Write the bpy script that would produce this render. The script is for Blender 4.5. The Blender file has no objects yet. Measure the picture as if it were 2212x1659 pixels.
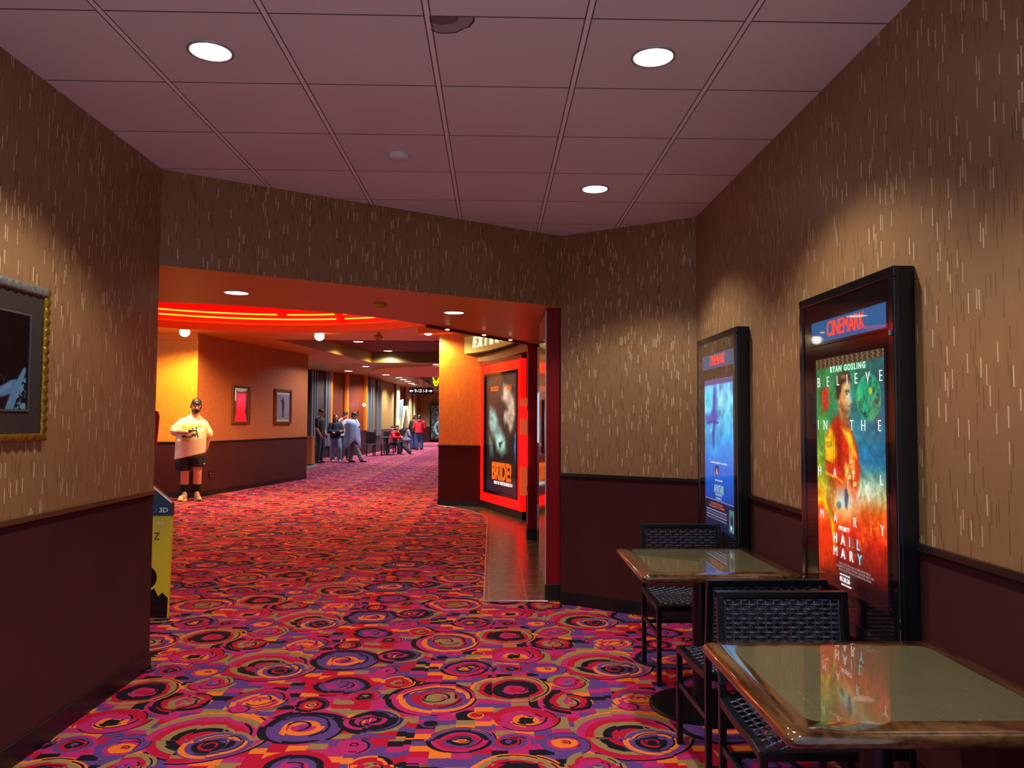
import bpy, bmesh, math, random
import numpy as np
from mathutils import Vector, Matrix, geometry
random.seed(7); rng = np.random.default_rng(5)
S = bpy.context.scene; C = S.collection
PI = math.pi

# ---------------------------------------------------------------- camera
F, YAW, PIT, ROLL, CH = 1666.8, .02382, .04743, .00436, 1.47
cy_, sy_, cp_, sp_ = math.cos(YAW), math.sin(YAW), math.cos(PIT), math.sin(PIT)
fw = Vector((sy_*cp_, cy_*cp_, sp_)); rt = Vector((cy_, -sy_, 0)); up = rt.cross(fw)
cr, sr = math.cos(ROLL), math.sin(ROLL)
RT, UP = cr*rt + sr*up, -sr*rt + cr*up
cam = bpy.data.objects.new('camera', bpy.data.cameras.new('camera')); C.objects.link(cam)
cam.data.sensor_width = 36; cam.data.lens = 36*F/2212; cam.data.clip_start = .05; cam.data.clip_end = 200
m4 = Matrix((RT, UP, -fw)).transposed().to_4x4(); m4.translation = (0, 0, CH); cam.matrix_world = m4
S.camera = cam
# ---------------------------------------------------------------- world and exposure
wd = bpy.data.worlds.new('world'); S.world = wd; wd.use_nodes = True
bg = wd.node_tree.nodes['Background']; bg.inputs[0].default_value = (.62, .78, 1, 1); bg.inputs[1].default_value = .72
vs = S.view_settings; vs.view_transform = 'Standard'; vs.look = 'None'; vs.gamma = 1; vs.exposure = 0; vs.use_curve_mapping = False
S.cycles.max_bounces = 6; S.cycles.diffuse_bounces = 3; S.cycles.glossy_bounces = 3; S.cycles.adaptive_threshold = .03; S.cycles.transparent_max_bounces = 8
S.cycles.sample_clamp_indirect = 4; S.cycles.use_denoising = True; S.cycles.caustics_reflective = False; S.cycles.caustics_refractive = False

def ray(px, py):
    return RT*((px-1106)/F) + UP*((829.5-py)/F) + fw
def atz(px, py, z):
    d = ray(px, py); p = d*((z-CH)/d.z); return Vector((p.x, p.y, z))
def aty(px, py, y):
    d = ray(px, py); p = d*(y/d.y); return Vector((p.x, y, p.z+CH))

# ---------------------------------------------------------------- materials
def lin(c):
    return tuple(((x/255)/12.92 if x/255 <= .04045 else ((x/255+.055)/1.055)**2.4) for x in c)
class N:
    def __init__(s, m): s.t = m.node_tree; s.t.nodes.clear()
    def n(s, typ, ins=None, **kw):
        x = s.t.nodes.new(typ)
        for k, v in kw.items(): setattr(x, k, v)
        for k, v in (ins or {}).items():
            if isinstance(v, bpy.types.NodeSocket): s.t.links.new(v, x.inputs[k])
            else: x.inputs[k].default_value = v
        return x
    def m(s, op, a, b=0, c=0):
        return s.n('ShaderNodeMath', {0: a, 1: b, 2: c}, operation=op).outputs[0]
    def v(s, op, a, b=(0, 0, 0), c=(0, 0, 0)):
        return s.n('ShaderNodeVectorMath', {0: a, 1: b, 2: c}, operation=op)
    def mix(s, f, a, b):
        x = s.n('ShaderNodeMix', data_type='RGBA')
        for k, v in ((0, f), (6, a), (7, b)):
            if isinstance(v, bpy.types.NodeSocket): s.t.links.new(v, x.inputs[k])
            else: x.inputs[k].default_value = v if k == 0 else (*v[:3], 1)
        return x.outputs[2]
    def noise(s, vec, scale, detail=2, rough=.5):
        return s.n('ShaderNodeTexNoise', {'Vector': vec, 'Scale': scale, 'Detail': detail, 'Roughness': rough}).outputs[0]
    def out(s, sh): s.n('ShaderNodeOutputMaterial', {0: sh})
    def bsdf(s, col, rough=.6, metal=0, spec=.5, coat=0, em=None, es=0, bump=None, bs=.3, bd=.01, croug=.05):
        d = {'Base Color': col if isinstance(col, bpy.types.NodeSocket) else (*col[:3], 1), 'Roughness': rough, 'Metallic': metal, 'Specular IOR Level': spec, 'Coat Weight': coat, 'Coat Roughness': croug}
        if em is not None:
            d['Emission Color'] = em if isinstance(em, bpy.types.NodeSocket) else (*em[:3], 1); d['Emission Strength'] = es
        if bump is not None:
            d['Normal'] = s.n('ShaderNodeBump', {'Height': bump, 'Strength': bs, 'Distance': bd}).outputs[0]
        b = s.n('ShaderNodeBsdfPrincipled', d); s.out(b.outputs[0]); return b
def newmat(name):
    m = bpy.data.materials.new(name); m.use_nodes = True; return m, N(m)
def pm(name, col, rough=.6, metal=0, spec=.5, coat=0, em=None, es=0, var=.12, scale=30, bs=0):
    """plain procedural material with slight noise variation"""
    m, n = newmat(name); g = n.n('ShaderNodeTexCoord').outputs['Object']
    f = n.noise(g, scale, 3)
    c = lin(col); a = tuple(x*(1-var) for x in c); b = tuple(min(1, x*(1+var)) for x in c)
    n.bsdf(n.mix(f, a, b), rough, metal, spec, coat, lin(em) if em else None, es, f if bs else None, bs)
    return m
def wallpaper(name, base, light, dark, rough=.42, wm=.0):
    m, n = newmat(name)
    uv = n.n('ShaderNodeUVMap').outputs[0]; sep = n.n('ShaderNodeSeparateXYZ', {0: uv})
    u, v = sep.outputs[0], sep.outputs[1]
    def dash(cw, ch, off, plo, seed):
        uu = n.m('ADD', n.m('DIVIDE', u, cw), off); cu = n.m('FLOOR', uu); fu = n.m('FRACT', uu)
        r1 = n.n('ShaderNodeTexWhiteNoise', {'W': n.m('ADD', cu, seed)}, noise_dimensions='1D').outputs[0]
        vv = n.m('MULTIPLY_ADD', r1, 7.3, n.m('DIVIDE', v, ch)); cv = n.m('FLOOR', vv); fv = n.m('FRACT', vv)
        r2 = n.n('ShaderNodeTexWhiteNoise', {'Vector': n.n('ShaderNodeCombineXYZ', {0: cu, 1: cv, 2: seed}).outputs[0]}, noise_dimensions='3D').outputs[0]
        a = n.m('MULTIPLY', n.m('GREATER_THAN', fu, .28), n.m('LESS_THAN', fu, .72))
        b = n.m('MULTIPLY', n.m('GREATER_THAN', fv, .12), n.m('LESS_THAN', fv, .72))
        return n.m('MULTIPLY', n.m('MULTIPLY', a, b), n.m('LESS_THAN', r2, plo)), r2
    dl, r2 = dash(.0135, .105, 0, .17, 1.0)
    dd, _ = dash(.0115, .115, .4, .22, 5.0)
    st = n.v('MULTIPLY', uv, (160, 9, 1)).outputs[0]; fine = n.noise(st, 1, 3, .6)
    col = n.mix(fine, tuple(x*.82 for x in lin(base)), tuple(min(1, x*1.16) for x in lin(base)))
    col = n.mix(n.m('MULTIPLY', dd, .75), col, lin(dark))
    lf = n.m('MULTIPLY', dl, n.m('MULTIPLY_ADD', r2, 2.6, .55))
    col = n.mix(lf, col, lin(light))
    rg = n.m('MULTIPLY_ADD', dl, -.16, rough)
    b = n.bsdf(col, rg, n.m('MULTIPLY', dl, wm), .5, bump=n.m('ADD', n.m('SUBTRACT', dl, dd), fine), bs=.25, bd=.002)
    return m
M = {}
M['paper'] = wallpaper('tan_dashed_wallpaper', (148, 111, 73), (224, 202, 164), (104, 72, 42), wm=.08)
M['paper_orange_lit'] = wallpaper('orange_lit_dashed_wallpaper', (214, 128, 26), (240, 170, 60), (176, 92, 14), .45)  # the dashed paper with orange lobby light put into its colours
M['paper_amber_lit'] = wallpaper('amber_lit_dashed_wallpaper', (226, 142, 22), (244, 178, 60), (190, 106, 14), .45)  # same paper for the yellow wall, lamplight tint mixed into the colours
M['paper_rust_lit'] = wallpaper('rust_lit_wallpaper', (172, 100, 60), (214, 130, 78), (172, 86, 42), .5)  # same paper again, warm lobby light painted into a duller tone
M['rustpanel'] = wallpaper('dark_rust_panel_paper', (128, 54, 20), (140, 66, 28), (116, 46, 16), .5)
M['paper_olive'] = wallpaper('olive_wallpaper', (150, 118, 56), (140, 112, 60), (100, 74, 30), .5)
def fabric(name, col):
    m, n = newmat(name); g = n.n('ShaderNodeTexCoord').outputs['Object']
    a = n.noise(g, 260, 2); b = n.noise(g, 3, 3); c = lin(col)
    f = n.m('MULTIPLY_ADD', b, .5, n.m('MULTIPLY', a, .5))
    n.bsdf(n.mix(f, tuple(x*.45 for x in c), tuple(x*1.5 for x in c)), .85, spec=.2, bump=a, bs=.3, bd=.003); return m
M['maroon'] = fabric('maroon_carpet_wainscot', (70, 27, 29))
M['base'] = pm('black_vinyl_base', (12, 12, 15), .35)
M['rail_dark'] = pm('dark_rail', (34, 24, 22), .3)
M['rail_brass'] = pm('brass_brown_rail', (120, 84, 52), .25, .5)
M['black'] = pm('black_satin_metal', (16, 18, 24), .28, .2)
M['blackgloss'] = pm('black_gloss_lacquer', (12, 14, 20), .12, 0, .6)
M['dark'] = pm('near_black_paint', (14, 12, 14), .7)
M['brownpaint'] = pm('brown_orange_ceiling_paint', (225, 152, 40), .42, 0, .35, var=.04, scale=4)
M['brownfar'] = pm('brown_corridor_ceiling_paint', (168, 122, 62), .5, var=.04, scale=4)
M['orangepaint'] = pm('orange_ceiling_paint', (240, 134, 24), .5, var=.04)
M['redcove'] = pm('red_cove_paint', (235, 12, 8), .5)
M['amberpaint'] = pm('amber_bulkhead_paint', (196, 140, 44), .5, var=.04)
M['olivepaint'] = pm('olive_bulkhead_paint', (120, 92, 30), .5, var=.05)
M['lacquer'] = pm('maroon_gloss_lacquer', (104, 8, 12), .1, 0, .6, .6, var=.05)
M['maroonflat'] = pm('maroon_paint', (126, 6, 12), .5, 0, .2, var=.06)
M['redpanel'] = pm('backlit_red_acrylic', (200, 10, 10), .25, em=(255, 8, 6), es=2.2, var=.03)
M['white'] = pm('white_paint', (225, 225, 220), .5)
M['grey'] = pm('grey_metal', (120, 124, 126), .4, .4)
M['palegreen'] = pm('pale_green_board', (196, 196, 140), .5)
M['glassgrey'] = pm('cloudy_blue_glass', (108, 122, 122), .15, 0, .6)
M['darkbrick'] = pm('dark_brick', (66, 52, 44), .7, var=.5, scale=14)
M['lampwhite'] = pm('lamp_white', (255, 255, 255), .4, em=(255, 250, 242), es=9)
M['lampcool'] = pm('lamp_cool', (255, 255, 255), .4, em=(225, 240, 255), es=7)
M['lampwarm'] = pm('lamp_warm', (255, 255, 255), .4, em=(255, 240, 190), es=14)
M['trimring'] = pm('downlight_trim', (180, 182, 186), .3, .4)
M['neonred'] = pm('red_neon', (255, 60, 20), .4, em=(255, 70, 14), es=17)
M['neonwhite'] = pm('white_neon', (255, 255, 255), .4, em=(255, 250, 210), es=1.6)
M['neonyellow'] = pm('yellow_neon', (255, 230, 0), .4, em=(255, 225, 0), es=2.5)
M['signolive'] = pm('pale_olive_sign_face', (176, 168, 72), .5, em=(170, 160, 60), es=.25)
M['gold'] = pm('antique_gold_frame', (170, 128, 44), .35, .8, var=.5, scale=60, bs=.5)
M['silverframe'] = pm('antique_silver_frame', (140, 142, 136), .4, .6, var=.5, scale=60, bs=.5)
M['mat'] = pm('dark_taupe_picture_mat', (72, 62, 58), .8)
M['woodframe'] = pm('brown_wood_frame', (96, 52, 22), .35, var=.4)
M['skin'] = pm('skin', (206, 140, 112), .5, var=.05)
M['skin2'] = pm('warm_skin', (176, 116, 88), .5, var=.05)
M['hair'] = pm('dark_hair', (36, 24, 18), .6)
M['eye'] = pm('dark_eye', (24, 18, 14), .2)
M['lip'] = pm('lips', (150, 70, 64), .5)
M['tee'] = pm('cream_cotton', (232, 222, 196), .8, var=.04)
M['shorts'] = pm('black_mesh_cloth', (16, 18, 20), .7)
M['sock'] = pm('black_knit', (14, 14, 18), .9)
M['shoe'] = pm('cream_suede', (214, 190, 156), .6, var=.15)
M['tee_black'] = pm('black_cotton', (14, 14, 16), .8)
M['navy'] = pm('navy_fleece', (16, 22, 44), .8)
M['denimlight'] = pm('light_denim', (120, 140, 176), .8, var=.3)
M['denim'] = pm('blue_denim', (44, 66, 104), .8, var=.3)
M['greycloth'] = pm('grey_cloth', (120, 116, 130), .8, var=.2)
M['charcloth'] = pm('charcoal_cloth', (44, 44, 56), .8, var=.3)
M['jersey'] = pm('off_white_jersey', (222, 204, 190), .7)
M['redcloth'] = pm('red_fleece', (196, 24, 34), .8)
M['bluecloth'] = pm('pale_blue_cloth', (150, 176, 214), .7)
M['capblack'] = pm('black_cap', (14, 14, 16), .6)
M['phone'] = pm('phone_black', (20, 20, 24), .2)
M['yellow'] = pm('yellow_card', (226, 196, 16), .4, var=.03)
M['tealcard'] = pm('dark_teal_card', (16, 46, 66), .3, var=.3, scale=8)
M['cabinet'] = pm('orange_wood', (176, 96, 36), .4, var=.3)
def emitcol(name, col, s): return pm(name, col, .5, em=col, es=s)
M['txtwhite'] = emitcol('white_print', (236, 240, 240), 1.0)
M['txtcyan'] = emitcol('cyan_print', (90, 220, 250), .9)
M['txtgreenw'] = emitcol('pale_green_print', (190, 240, 210), .8)
M['txtred'] = emitcol('red_orange_letters', (250, 58, 26), 1.3)
M['txtorange'] = emitcol('orange_print', (240, 116, 24), .7)
M['txtsign'] = emitcol('dull_sign_print', (220, 224, 220), 1.2)
M['txtplain'] = pm('white_ink', (235, 238, 240), .5)
M['txtblue'] = pm('blue_ink', (30, 110, 190), .5)
M['txtblack'] = pm('black_ink', (16, 14, 10), .5)
M['bluepanel'] = emitcol('blue_backlit_panel', (34, 84, 134), .8)

def colattr(name, es=0, rough=.4, coat=0):
    m, n = newmat(name); a = n.n('ShaderNodeAttribute', attribute_name='Col').outputs[0]
    n.bsdf(a, rough, em=a if es else None, es=es, coat=coat); return m
M['art_lit'] = colattr('backlit_poster_print', 1.2); M['art_bright'] = colattr('bright_backlit_poster_print', 2.1)
M['art_dim'] = colattr('backlit_poster_print_dim', .8)
M['art'] = colattr('printed_picture', 0, .35)
def pane(name, tint=(1, 1, 1), rough=.03, k=.32):
    m, n = newmat(name)
    fr = n.n('ShaderNodeFresnel', {'IOR': 1.5}).outputs[0]
    f = n.m('ADD', n.m('MULTIPLY', fr, k*1.4), n.m('MULTIPLY', n.noise(n.n('ShaderNodeTexCoord').outputs['Object'], 3), .01))
    t = n.n('ShaderNodeBsdfTransparent', {0: (*tint, 1)}).outputs[0]; g = n.n('ShaderNodeBsdfGlossy', {'Color': (1, 1, 1, 1), 'Roughness': rough}).outputs[0]
    n.out(n.n('ShaderNodeMixShader', {0: f, 1: t, 2: g}).outputs[0]); return m
M['pane'] = pane('clear_glazing')
M['pane_warm'] = pane('orange_tinted_acrylic', (1, .55, .3), .05, 1); M['orangeacrylic'] = pm('frosted_orange_acrylic', (236, 120, 64), .2, em=(236, 90, 40), es=.5)

# acoustic tile ceiling (grid, slight mottling, one stained tile)
def ceiling_mat(name, col, x0, y0, stain=True):
    m, n = newmat(name); g = n.n('ShaderNodeTexCoord').outputs['Object']; s = n.n('ShaderNodeSeparateXYZ', {0: g})
    def near(c, o):
        f = n.m('FRACT', n.m('ADD', n.m('DIVIDE', n.m('SUBTRACT', c, o), .61), .5)); return n.m('MULTIPLY', n.m('ABSOLUTE', n.m('SUBTRACT', f, .5)), .61)
    ax, ay = near(s.outputs[0], x0), near(s.outputs[1], y0)
    c = lin(col); f = n.m('MULTIPLY_ADD', n.noise(g, 1.3, 2), .7, n.m('MULTIPLY', n.noise(g, 300, 2), .3))
    k = n.mix(f, tuple(x*.8 for x in c), tuple(min(1, x*1.12) for x in c))
    cell = n.n('ShaderNodeTexWhiteNoise', {'Vector': n.v('FLOOR', n.v('DIVIDE', n.v('SUBTRACT', g, (x0, y0, 0)).outputs[0], (.61, .61, 1)).outputs[0]).outputs[0]}).outputs[0]
    k = n.mix(n.m('MULTIPLY', cell, .12), k, tuple(x*.6 for x in c))
    k = n.mix(n.m('LESS_THAN', ay, .0045), k, tuple(x*.18 for x in c))
    k = n.mix(n.m('LESS_THAN', ax, .015), k, tuple(x*.16 for x in c))
    k = n.mix(n.m('LESS_THAN', ax, .0095), k, tuple(min(1, x*1.12) for x in c))
    if stain:
        w = n.noise(g, 9, 2)
        d = n.m('ADD', n.v('DISTANCE', g, (-.2, 2.86+.0, 2.993)).outputs['Value'], n.m('MULTIPLY', n.m('SUBTRACT', w, .5), .07))
        inside = n.m('MULTIPLY', n.m('GREATER_THAN', s.outputs[0], -.252), n.m('GREATER_THAN', s.outputs[1], 2.852))
        k = n.mix(n.m('MULTIPLY', inside, n.m('MULTIPLY', n.m('LESS_THAN', d, .115), .55)), k, lin((96, 78, 62)))
        k = n.mix(n.m('MULTIPLY', inside, n.m('MULTIPLY', n.m('LESS_THAN', n.m('ABSOLUTE', n.m('SUBTRACT', d, .112)), .004), .8)), k, lin((66, 46, 36)))
        k = n.mix(n.m('MULTIPLY', inside, n.m('MULTIPLY', n.m('LESS_THAN', d, .06), .6)), k, lin((72, 50, 38)))
    n.bsdf(k, .85, spec=.2, bump=n.noise(g, 220, 2), bs=.15, bd=.002); return m
M['ceil'] = ceiling_mat('grey_acoustic_tiles', (234, 240, 240), -1.478, 2.848)
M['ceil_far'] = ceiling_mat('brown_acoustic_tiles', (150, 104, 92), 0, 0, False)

# patterned carpet: overlapping ring motifs in a 2.0 x 1.045 m repeat over a mosaic of blocks
def carpet():
    m, n = newmat('ring_patterned_carpet'); g = n.n('ShaderNodeTexCoord').outputs['Object']
    PX, PY = 2.0, 1.045
    g0 = g
    bl = n.n('ShaderNodeTexWhiteNoise', {'Vector': n.v('FLOOR', n.v('DIVIDE', g, (.2, .26, 1)).outputs[0]).outputs[0]}, noise_dimensions='2D').outputs['Color']
    g = n.v('MULTIPLY_ADD', n.v('SUBTRACT', bl, (.5, .5, .5)).outputs[0], (.05, .04, 0), g).outputs[0]
    w0 = n.v('WRAP', g, (PX/2, PY/2, 5), (-PX/2, -PY/2, -5)).outputs[0]
    s = n.n('ShaderNodeSeparateXYZ', {0: w0}); x, y = s.outputs[0], s.outputs[1]
    cx = n.m('FLOOR', n.m('MULTIPLY', x, 11.0)); h1 = n.n('ShaderNodeTexWhiteNoise', {'W': cx}, noise_dimensions='1D').outputs[0]
    cyy = n.m('FLOOR', n.m('ADD', n.m('MULTIPLY', y, 17.0), n.m('MULTIPLY', h1, 3))); 
    code = n.m('MULTIPLY_ADD', cx, 17.3, n.m('MULTIPLY', cyy, 3.7))
    L = [(.67, 3.69, .29, 5), (-.91, 3.80, .225, 4), (.39, 4.10, .15, 3), (.11, 4.31, .205, 5), (-.31, 4.17, .25, 5), (-.57, 3.86, .15, 4), (.16, 3.88, .17, 4), (.79, 4.14, .17, 4),
         (-.84, 4.38, .175, 4), (-1.25, 3.60, .15, 4), (.10, 3.60, .097, 3), (-.15, 3.63, .158, 5), (.33, 3.58, .12, 4), (.44, 4.41, .125, 4), (-.61, 3.57, .11, 3), (-.92, 4.09, .106, 3), (-.69, 4.22, .09, 3),
         (-.5, 4.42, .1, 3), (.72, 4.02, .06, 2), (-.08, 3.93, .045, 2), (-.3, 3.84, .05, 1)]
    line = None
    for i, (ox, oy, r, k) in enumerate(L):
        p = n.v('WRAP', n.v('SUBTRACT', g, (ox, oy, 0)).outputs[0], (PX/2, PY/2, .001), (-PX/2, -PY/2, -.001)).outputs[0]
        rr = random.Random(i*13+5)
        q = n.v('ADD', p, (rr.uniform(-.04, .04), rr.uniform(-.04, .04), 0)).outputs[0] if r > .13 else p
        d0 = n.m('DIVIDE', n.v('LENGTH', p).outputs['Value'], r)
        d1 = n.m('DIVIDE', n.v('LENGTH', q).outputs['Value'], r)
        sp = n.n('ShaderNodeSeparateXYZ', {0: p})
        kx, ky = rr.choice((.5, .35, .5, 1)), rr.choice((.5, .5, .3, 1))
        sx = n.m('MULTIPLY', n.m('GREATER_THAN', sp.outputs[0], rr.uniform(-.3, .3)*r), kx)
        sy = n.m('MULTIPLY', n.m('GREATER_THAN', sp.outputs[1], rr.uniform(-.3, .3)*r), ky)
        if k <= 1: sx = sy = 0.0
        idx = n.m('FLOOR', n.m('ADD', n.m('MULTIPLY', d1, k*1.4), n.m('ADD', sx, sy)))
        ci = n.m('MULTIPLY_ADD', idx, 7.13, 101.7+31.9*i)
        ins = n.m('LESS_THAN', d0, 1.0)
        code = n.n('ShaderNodeMix', {0: ins, 2: code, 3: ci}).outputs[0]
        lo = n.m('MULTIPLY', n.m('LESS_THAN', n.m('FRACT', n.m('ADD', n.m('MULTIPLY', d0, k*.62), rr.random())), .16), n.m('GREATER_THAN', n.m('ADD', sp.outputs[0], n.m('MULTIPLY', sp.outputs[1], rr.choice((-1., 1., .4)))), -r*rr.uniform(0, .7)))
        line = n.n('ShaderNodeMix', {0: ins, 2: line, 3: lo}).outputs[0] if line is not None else n.m('MULTIPLY', ins, lo)
    wn = n.n('ShaderNodeTexWhiteNoise', {'W': code}, noise_dimensions='1D').outputs[0]
    cr_ = n.n('ShaderNodeValToRGB', {0: wn}); e = cr_.color_ramp; e.interpolation = 'CONSTANT'
    cols = [(0, (20, 22, 32)), (.15, (182, 18, 52)), (.33, (94, 60, 128)), (.54, (182, 38, 106)), (.74, (146, 118, 78)), (.87, (232, 118, 42))]
    e.elements[0].color = (*lin(cols[0][1]), 1); e.elements[1].position = cols[1][0]; e.elements[1].color = (*lin(cols[1][1]), 1)
    for p_, c_ in cols[2:]:
        q = e.elements.new(p_); q.color = (*lin(c_), 1)
    bk = cr_.outputs[0]; g = g0; pile = n.noise(g, 420, 2, .7); mott = n.noise(g, 60, 2, .6)
    f = n.m('MULTIPLY_ADD', pile, .7, n.m('MULTIPLY', mott, .45))
    col = n.n('ShaderNodeMix', {0: 1.0, 6: cr_.outputs[0], 7: n.mix(f, (.45, .45, .45), (1.3, 1.3, 1.3))}, data_type='RGBA', blend_type='MULTIPLY').outputs[2]
    col = n.mix(line, col, lin((20, 22, 32)))
    n.bsdf(col, .95, spec=.1, bump=pile, bs=.4, bd=.004); return m
M['carpet'] = carpet()
def floortile():
    m, n = newmat('dark_grey_floor_tile'); g = n.n('ShaderNodeTexCoord').outputs['Object']
    v = n.n('ShaderNodeSeparateXYZ', {0: g})
    fy = n.m('FRACT', n.m('DIVIDE', n.m('SUBTRACT', v.outputs[1], 6.36), .62)); row = n.m('FLOOR', n.m('DIVIDE', n.m('SUBTRACT', v.outputs[1], 6.36), .62))
    fx = n.m('FRACT', n.m('ADD', n.m('DIVIDE', n.m('ADD', v.outputs[0], .035), .31), n.m('MULTIPLY', row, .0)))
    gr = n.m('MAXIMUM', n.m('LESS_THAN', fy, .02), n.m('LESS_THAN', fx, .03))
    f = n.noise(g, 7, 4, .6)
    c = n.mix(gr, n.mix(f, lin((58, 52, 52)), lin((86, 78, 76))), lin((120, 112, 104)))
    n.bsdf(c, n.m('MULTIPLY_ADD', f, .22, .16), spec=.6, bump=n.m('SUBTRACT', f, gr), bs=.08, bd=.003); return m
M['tile'] = floortile()
def tablewood():
    m, n = newmat('resin_coated_wood_edge'); g = n.n('ShaderNodeTexCoord').outputs['Object']
    st = n.v('MULTIPLY', g, (14, 2.2, 40)).outputs[0]; f = n.noise(n.v('ADD', st, n.n('ShaderNodeTexNoise', {'Vector': g, 'Scale': 6}).outputs[1]).outputs[0], 1.5, 5, .6)
    cr2 = n.n('ShaderNodeValToRGB', {0: f}); e = cr2.color_ramp; e.elements[0].position = .35; e.elements[0].color = (*lin((44, 24, 12)), 1); e.elements[1].position = .65; e.elements[1].color = (*lin((100, 66, 36)), 1)
    n.bsdf(cr2.outputs[0], .1, spec=.6, coat=1, croug=.03); return m
M['tablewood'] = tablewood()
def tabletop():
    m, n = newmat('olive_linen_laminate'); g = n.n('ShaderNodeTexCoord').outputs['Object']
    a = n.noise(n.v('MULTIPLY', g, (6, 300, 1)).outputs[0], 1, 2); b = n.noise(n.v('MULTIPLY', g, (300, 8, 1)).outputs[0], 1, 2)
    f = n.m('MULTIPLY_ADD', a, .5, n.m('MULTIPLY', b, .5))
    wn = n.n('ShaderNodeTexVoronoi', {'Vector': g, 'Scale': 38}, feature='F1'); sp = n.m('MULTIPLY', n.m('LESS_THAN', wn.outputs['Distance'], .05), n.m('GREATER_THAN', n.n('ShaderNodeSeparateXYZ', {0: wn.outputs['Color']}).outputs[0], .88))
    c = n.mix(f, lin((66, 62, 42)), lin((108, 102, 76)))
    c = n.mix(sp, c, (.9, .9, .85))
    n.bsdf(c, .5, spec=0, coat=1, croug=.015); return m
M['tabletop'] = tabletop()

# ---------------------------------------------------------------- mesh helpers
class MB:
    def __init__(s): s.bm = bmesh.new(); s.uv = s.bm.loops.layers.uv.new('UVMap')
    def face(s, pts, uvs=None):
        f = s.bm.faces.new([s.bm.verts.new(p) for p in pts])
        if uvs:
            for l, t in zip(f.loops, uvs): l[s.uv].uv = t
        return f
    def box(s, x0, x1, y0, y1, z0, z1, mat=None):
        vv = [Vector((x, y, z)) for x in (x0, x1) for y in (y0, y1) for z in (z0, z1)]
        if mat is not None: vv = [mat @ p for p in vv]
        b = [s.bm.verts.new(p) for p in vv]
        for f in ((0, 1, 3, 2), (4, 6, 7, 5), (0, 4, 5, 1), (2, 3, 7, 6), (0, 2, 6, 4), (1, 5, 7, 3)): s.bm.faces.new([b[i] for i in f])
        return s
    def prism(s, poly, z0, z1):
        a = [s.bm.verts.new((p[0], p[1], z0)) for p in poly]; b = [s.bm.verts.new((p[0], p[1], z1)) for p in poly]
        n = len(poly); s.bm.faces.new(a[::-1]); s.bm.faces.new(b)
        for i in range(n): s.bm.faces.new([a[i], a[(i+1) % n], b[(i+1) % n], b[i]])
        return s
    def prism3(s, pts, off):
        """pts: 3d polygon, off: extrusion vector"""
        off = Vector(off); a = [s.bm.verts.new(Vector(p)) for p in pts]; b = [s.bm.verts.new(Vector(p)+off) for p in pts]
        n = len(pts); s.bm.faces.new(a[::-1]); s.bm.faces.new(b)
        for i in range(n): s.bm.faces.new([a[i], a[(i+1) % n], b[(i+1) % n], b[i]])
        return s
    def rings(s, rings, caps=True, closed=True):
        R = [[s.bm.verts.new(p) for p in r] for r in rings]; n = len(R[0])
        for a, b in zip(R, R[1:]):
            for i in range(n if closed else n-1): s.bm.faces.new([a[i], a[(i+1) % n], b[(i+1) % n], b[i]])
        if caps and closed: s.bm.faces.new(R[0][::-1]); s.bm.faces.new(R[-1])
        return s
    def tube(s, pts, r, n=8, caps=True, closed=False):
        pts = [Vector(p) for p in pts]; rr = []
        m_ = len(pts); prev = None
        for i, p in enumerate(pts):
            if closed: t = pts[(i+1) % m_] - pts[i-1]
            else: t = pts[min(i+1, m_-1)] - pts[max(i-1, 0)]
            t.normalize()
            if prev is None:
                a = Vector((0, 0, 1)) if abs(t.z) < .9 else Vector((1, 0, 0)); u = t.cross(a).normalized()
            else: u = (prev - t*prev.dot(t)).normalized()
            prev = u; w = t.cross(u); ri = r[i] if isinstance(r, (list, tuple)) else r
            rr.append([p + (u*math.cos(2*PI*k/n) + w*math.sin(2*PI*k/n))*ri for k in range(n)])
        if closed: rr.append(rr[0]); return s.rings(rr, False)
        return s.rings(rr, caps)
    def lathe(s, prof, c=(0, 0, 0), n=32):
        c = Vector(c)
        return s.rings([[c + Vector((r*math.cos(2*PI*k/n), r*math.sin(2*PI*k/n), z)) for k in range(n)] for r, z in prof])
    def cap(s, p0, p1, r0, r1, n=12, k=4):
        p0, p1 = Vector(p0), Vector(p1); t = (p1-p0); L = t.length
        t = t.normalized() if L > 1e-6 else Vector((0, 0, 1)); a = Vector((0, 0, 1)) if abs(t.z) < .9 else Vector((1, 0, 0)); u = t.cross(a).normalized(); w = t.cross(u)
        st = [(-r0*math.cos(j*PI/2/k), r0*math.sin(j*PI/2/k)) for j in range(k+1)][0:]
        en = [(L + r1*math.sin(j*PI/2/k), r1*math.cos(j*PI/2/k)) for j in range(k+1)]
        st[0] = (-r0, r0*.05); en[-1] = (L+r1, r1*.05)
        return s.rings([[p0 + t*d + (u*math.cos(2*PI*q/n) + w*math.sin(2*PI*q/n))*r for q in range(n)] for d, r in st+en])
    def ell(s, c, r, rot=None, n=16, k=10):
        c = Vector(c); R = []
        for j in range(k+1):
            th = PI*j/k; z = -math.cos(th); q = max(math.sin(th), .03)
            ring = [Vector((r[0]*q*math.cos(2*PI*i/n), r[1]*q*math.sin(2*PI*i/n), r[2]*z)) for i in range(n)]
            if rot: ring = [rot @ p for p in ring]
            R.append([c+p for p in ring])
        return s.rings(R)
    def loft(s, L, n=20):
        """list of (cx, cy, cz, rx, ry[, slope]) rings, slope tilts z with x"""
        R = []
        for q in L:
            cx, cy, cz, rx, ry = q[:5]; sl = q[5] if len(q) > 5 else 0
            R.append([(cx+rx*math.cos(2*PI*i/n), cy+ry*math.sin(2*PI*i/n), cz+sl*rx*math.cos(2*PI*i/n)) for i in range(n)])
        return s.rings(R)
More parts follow.
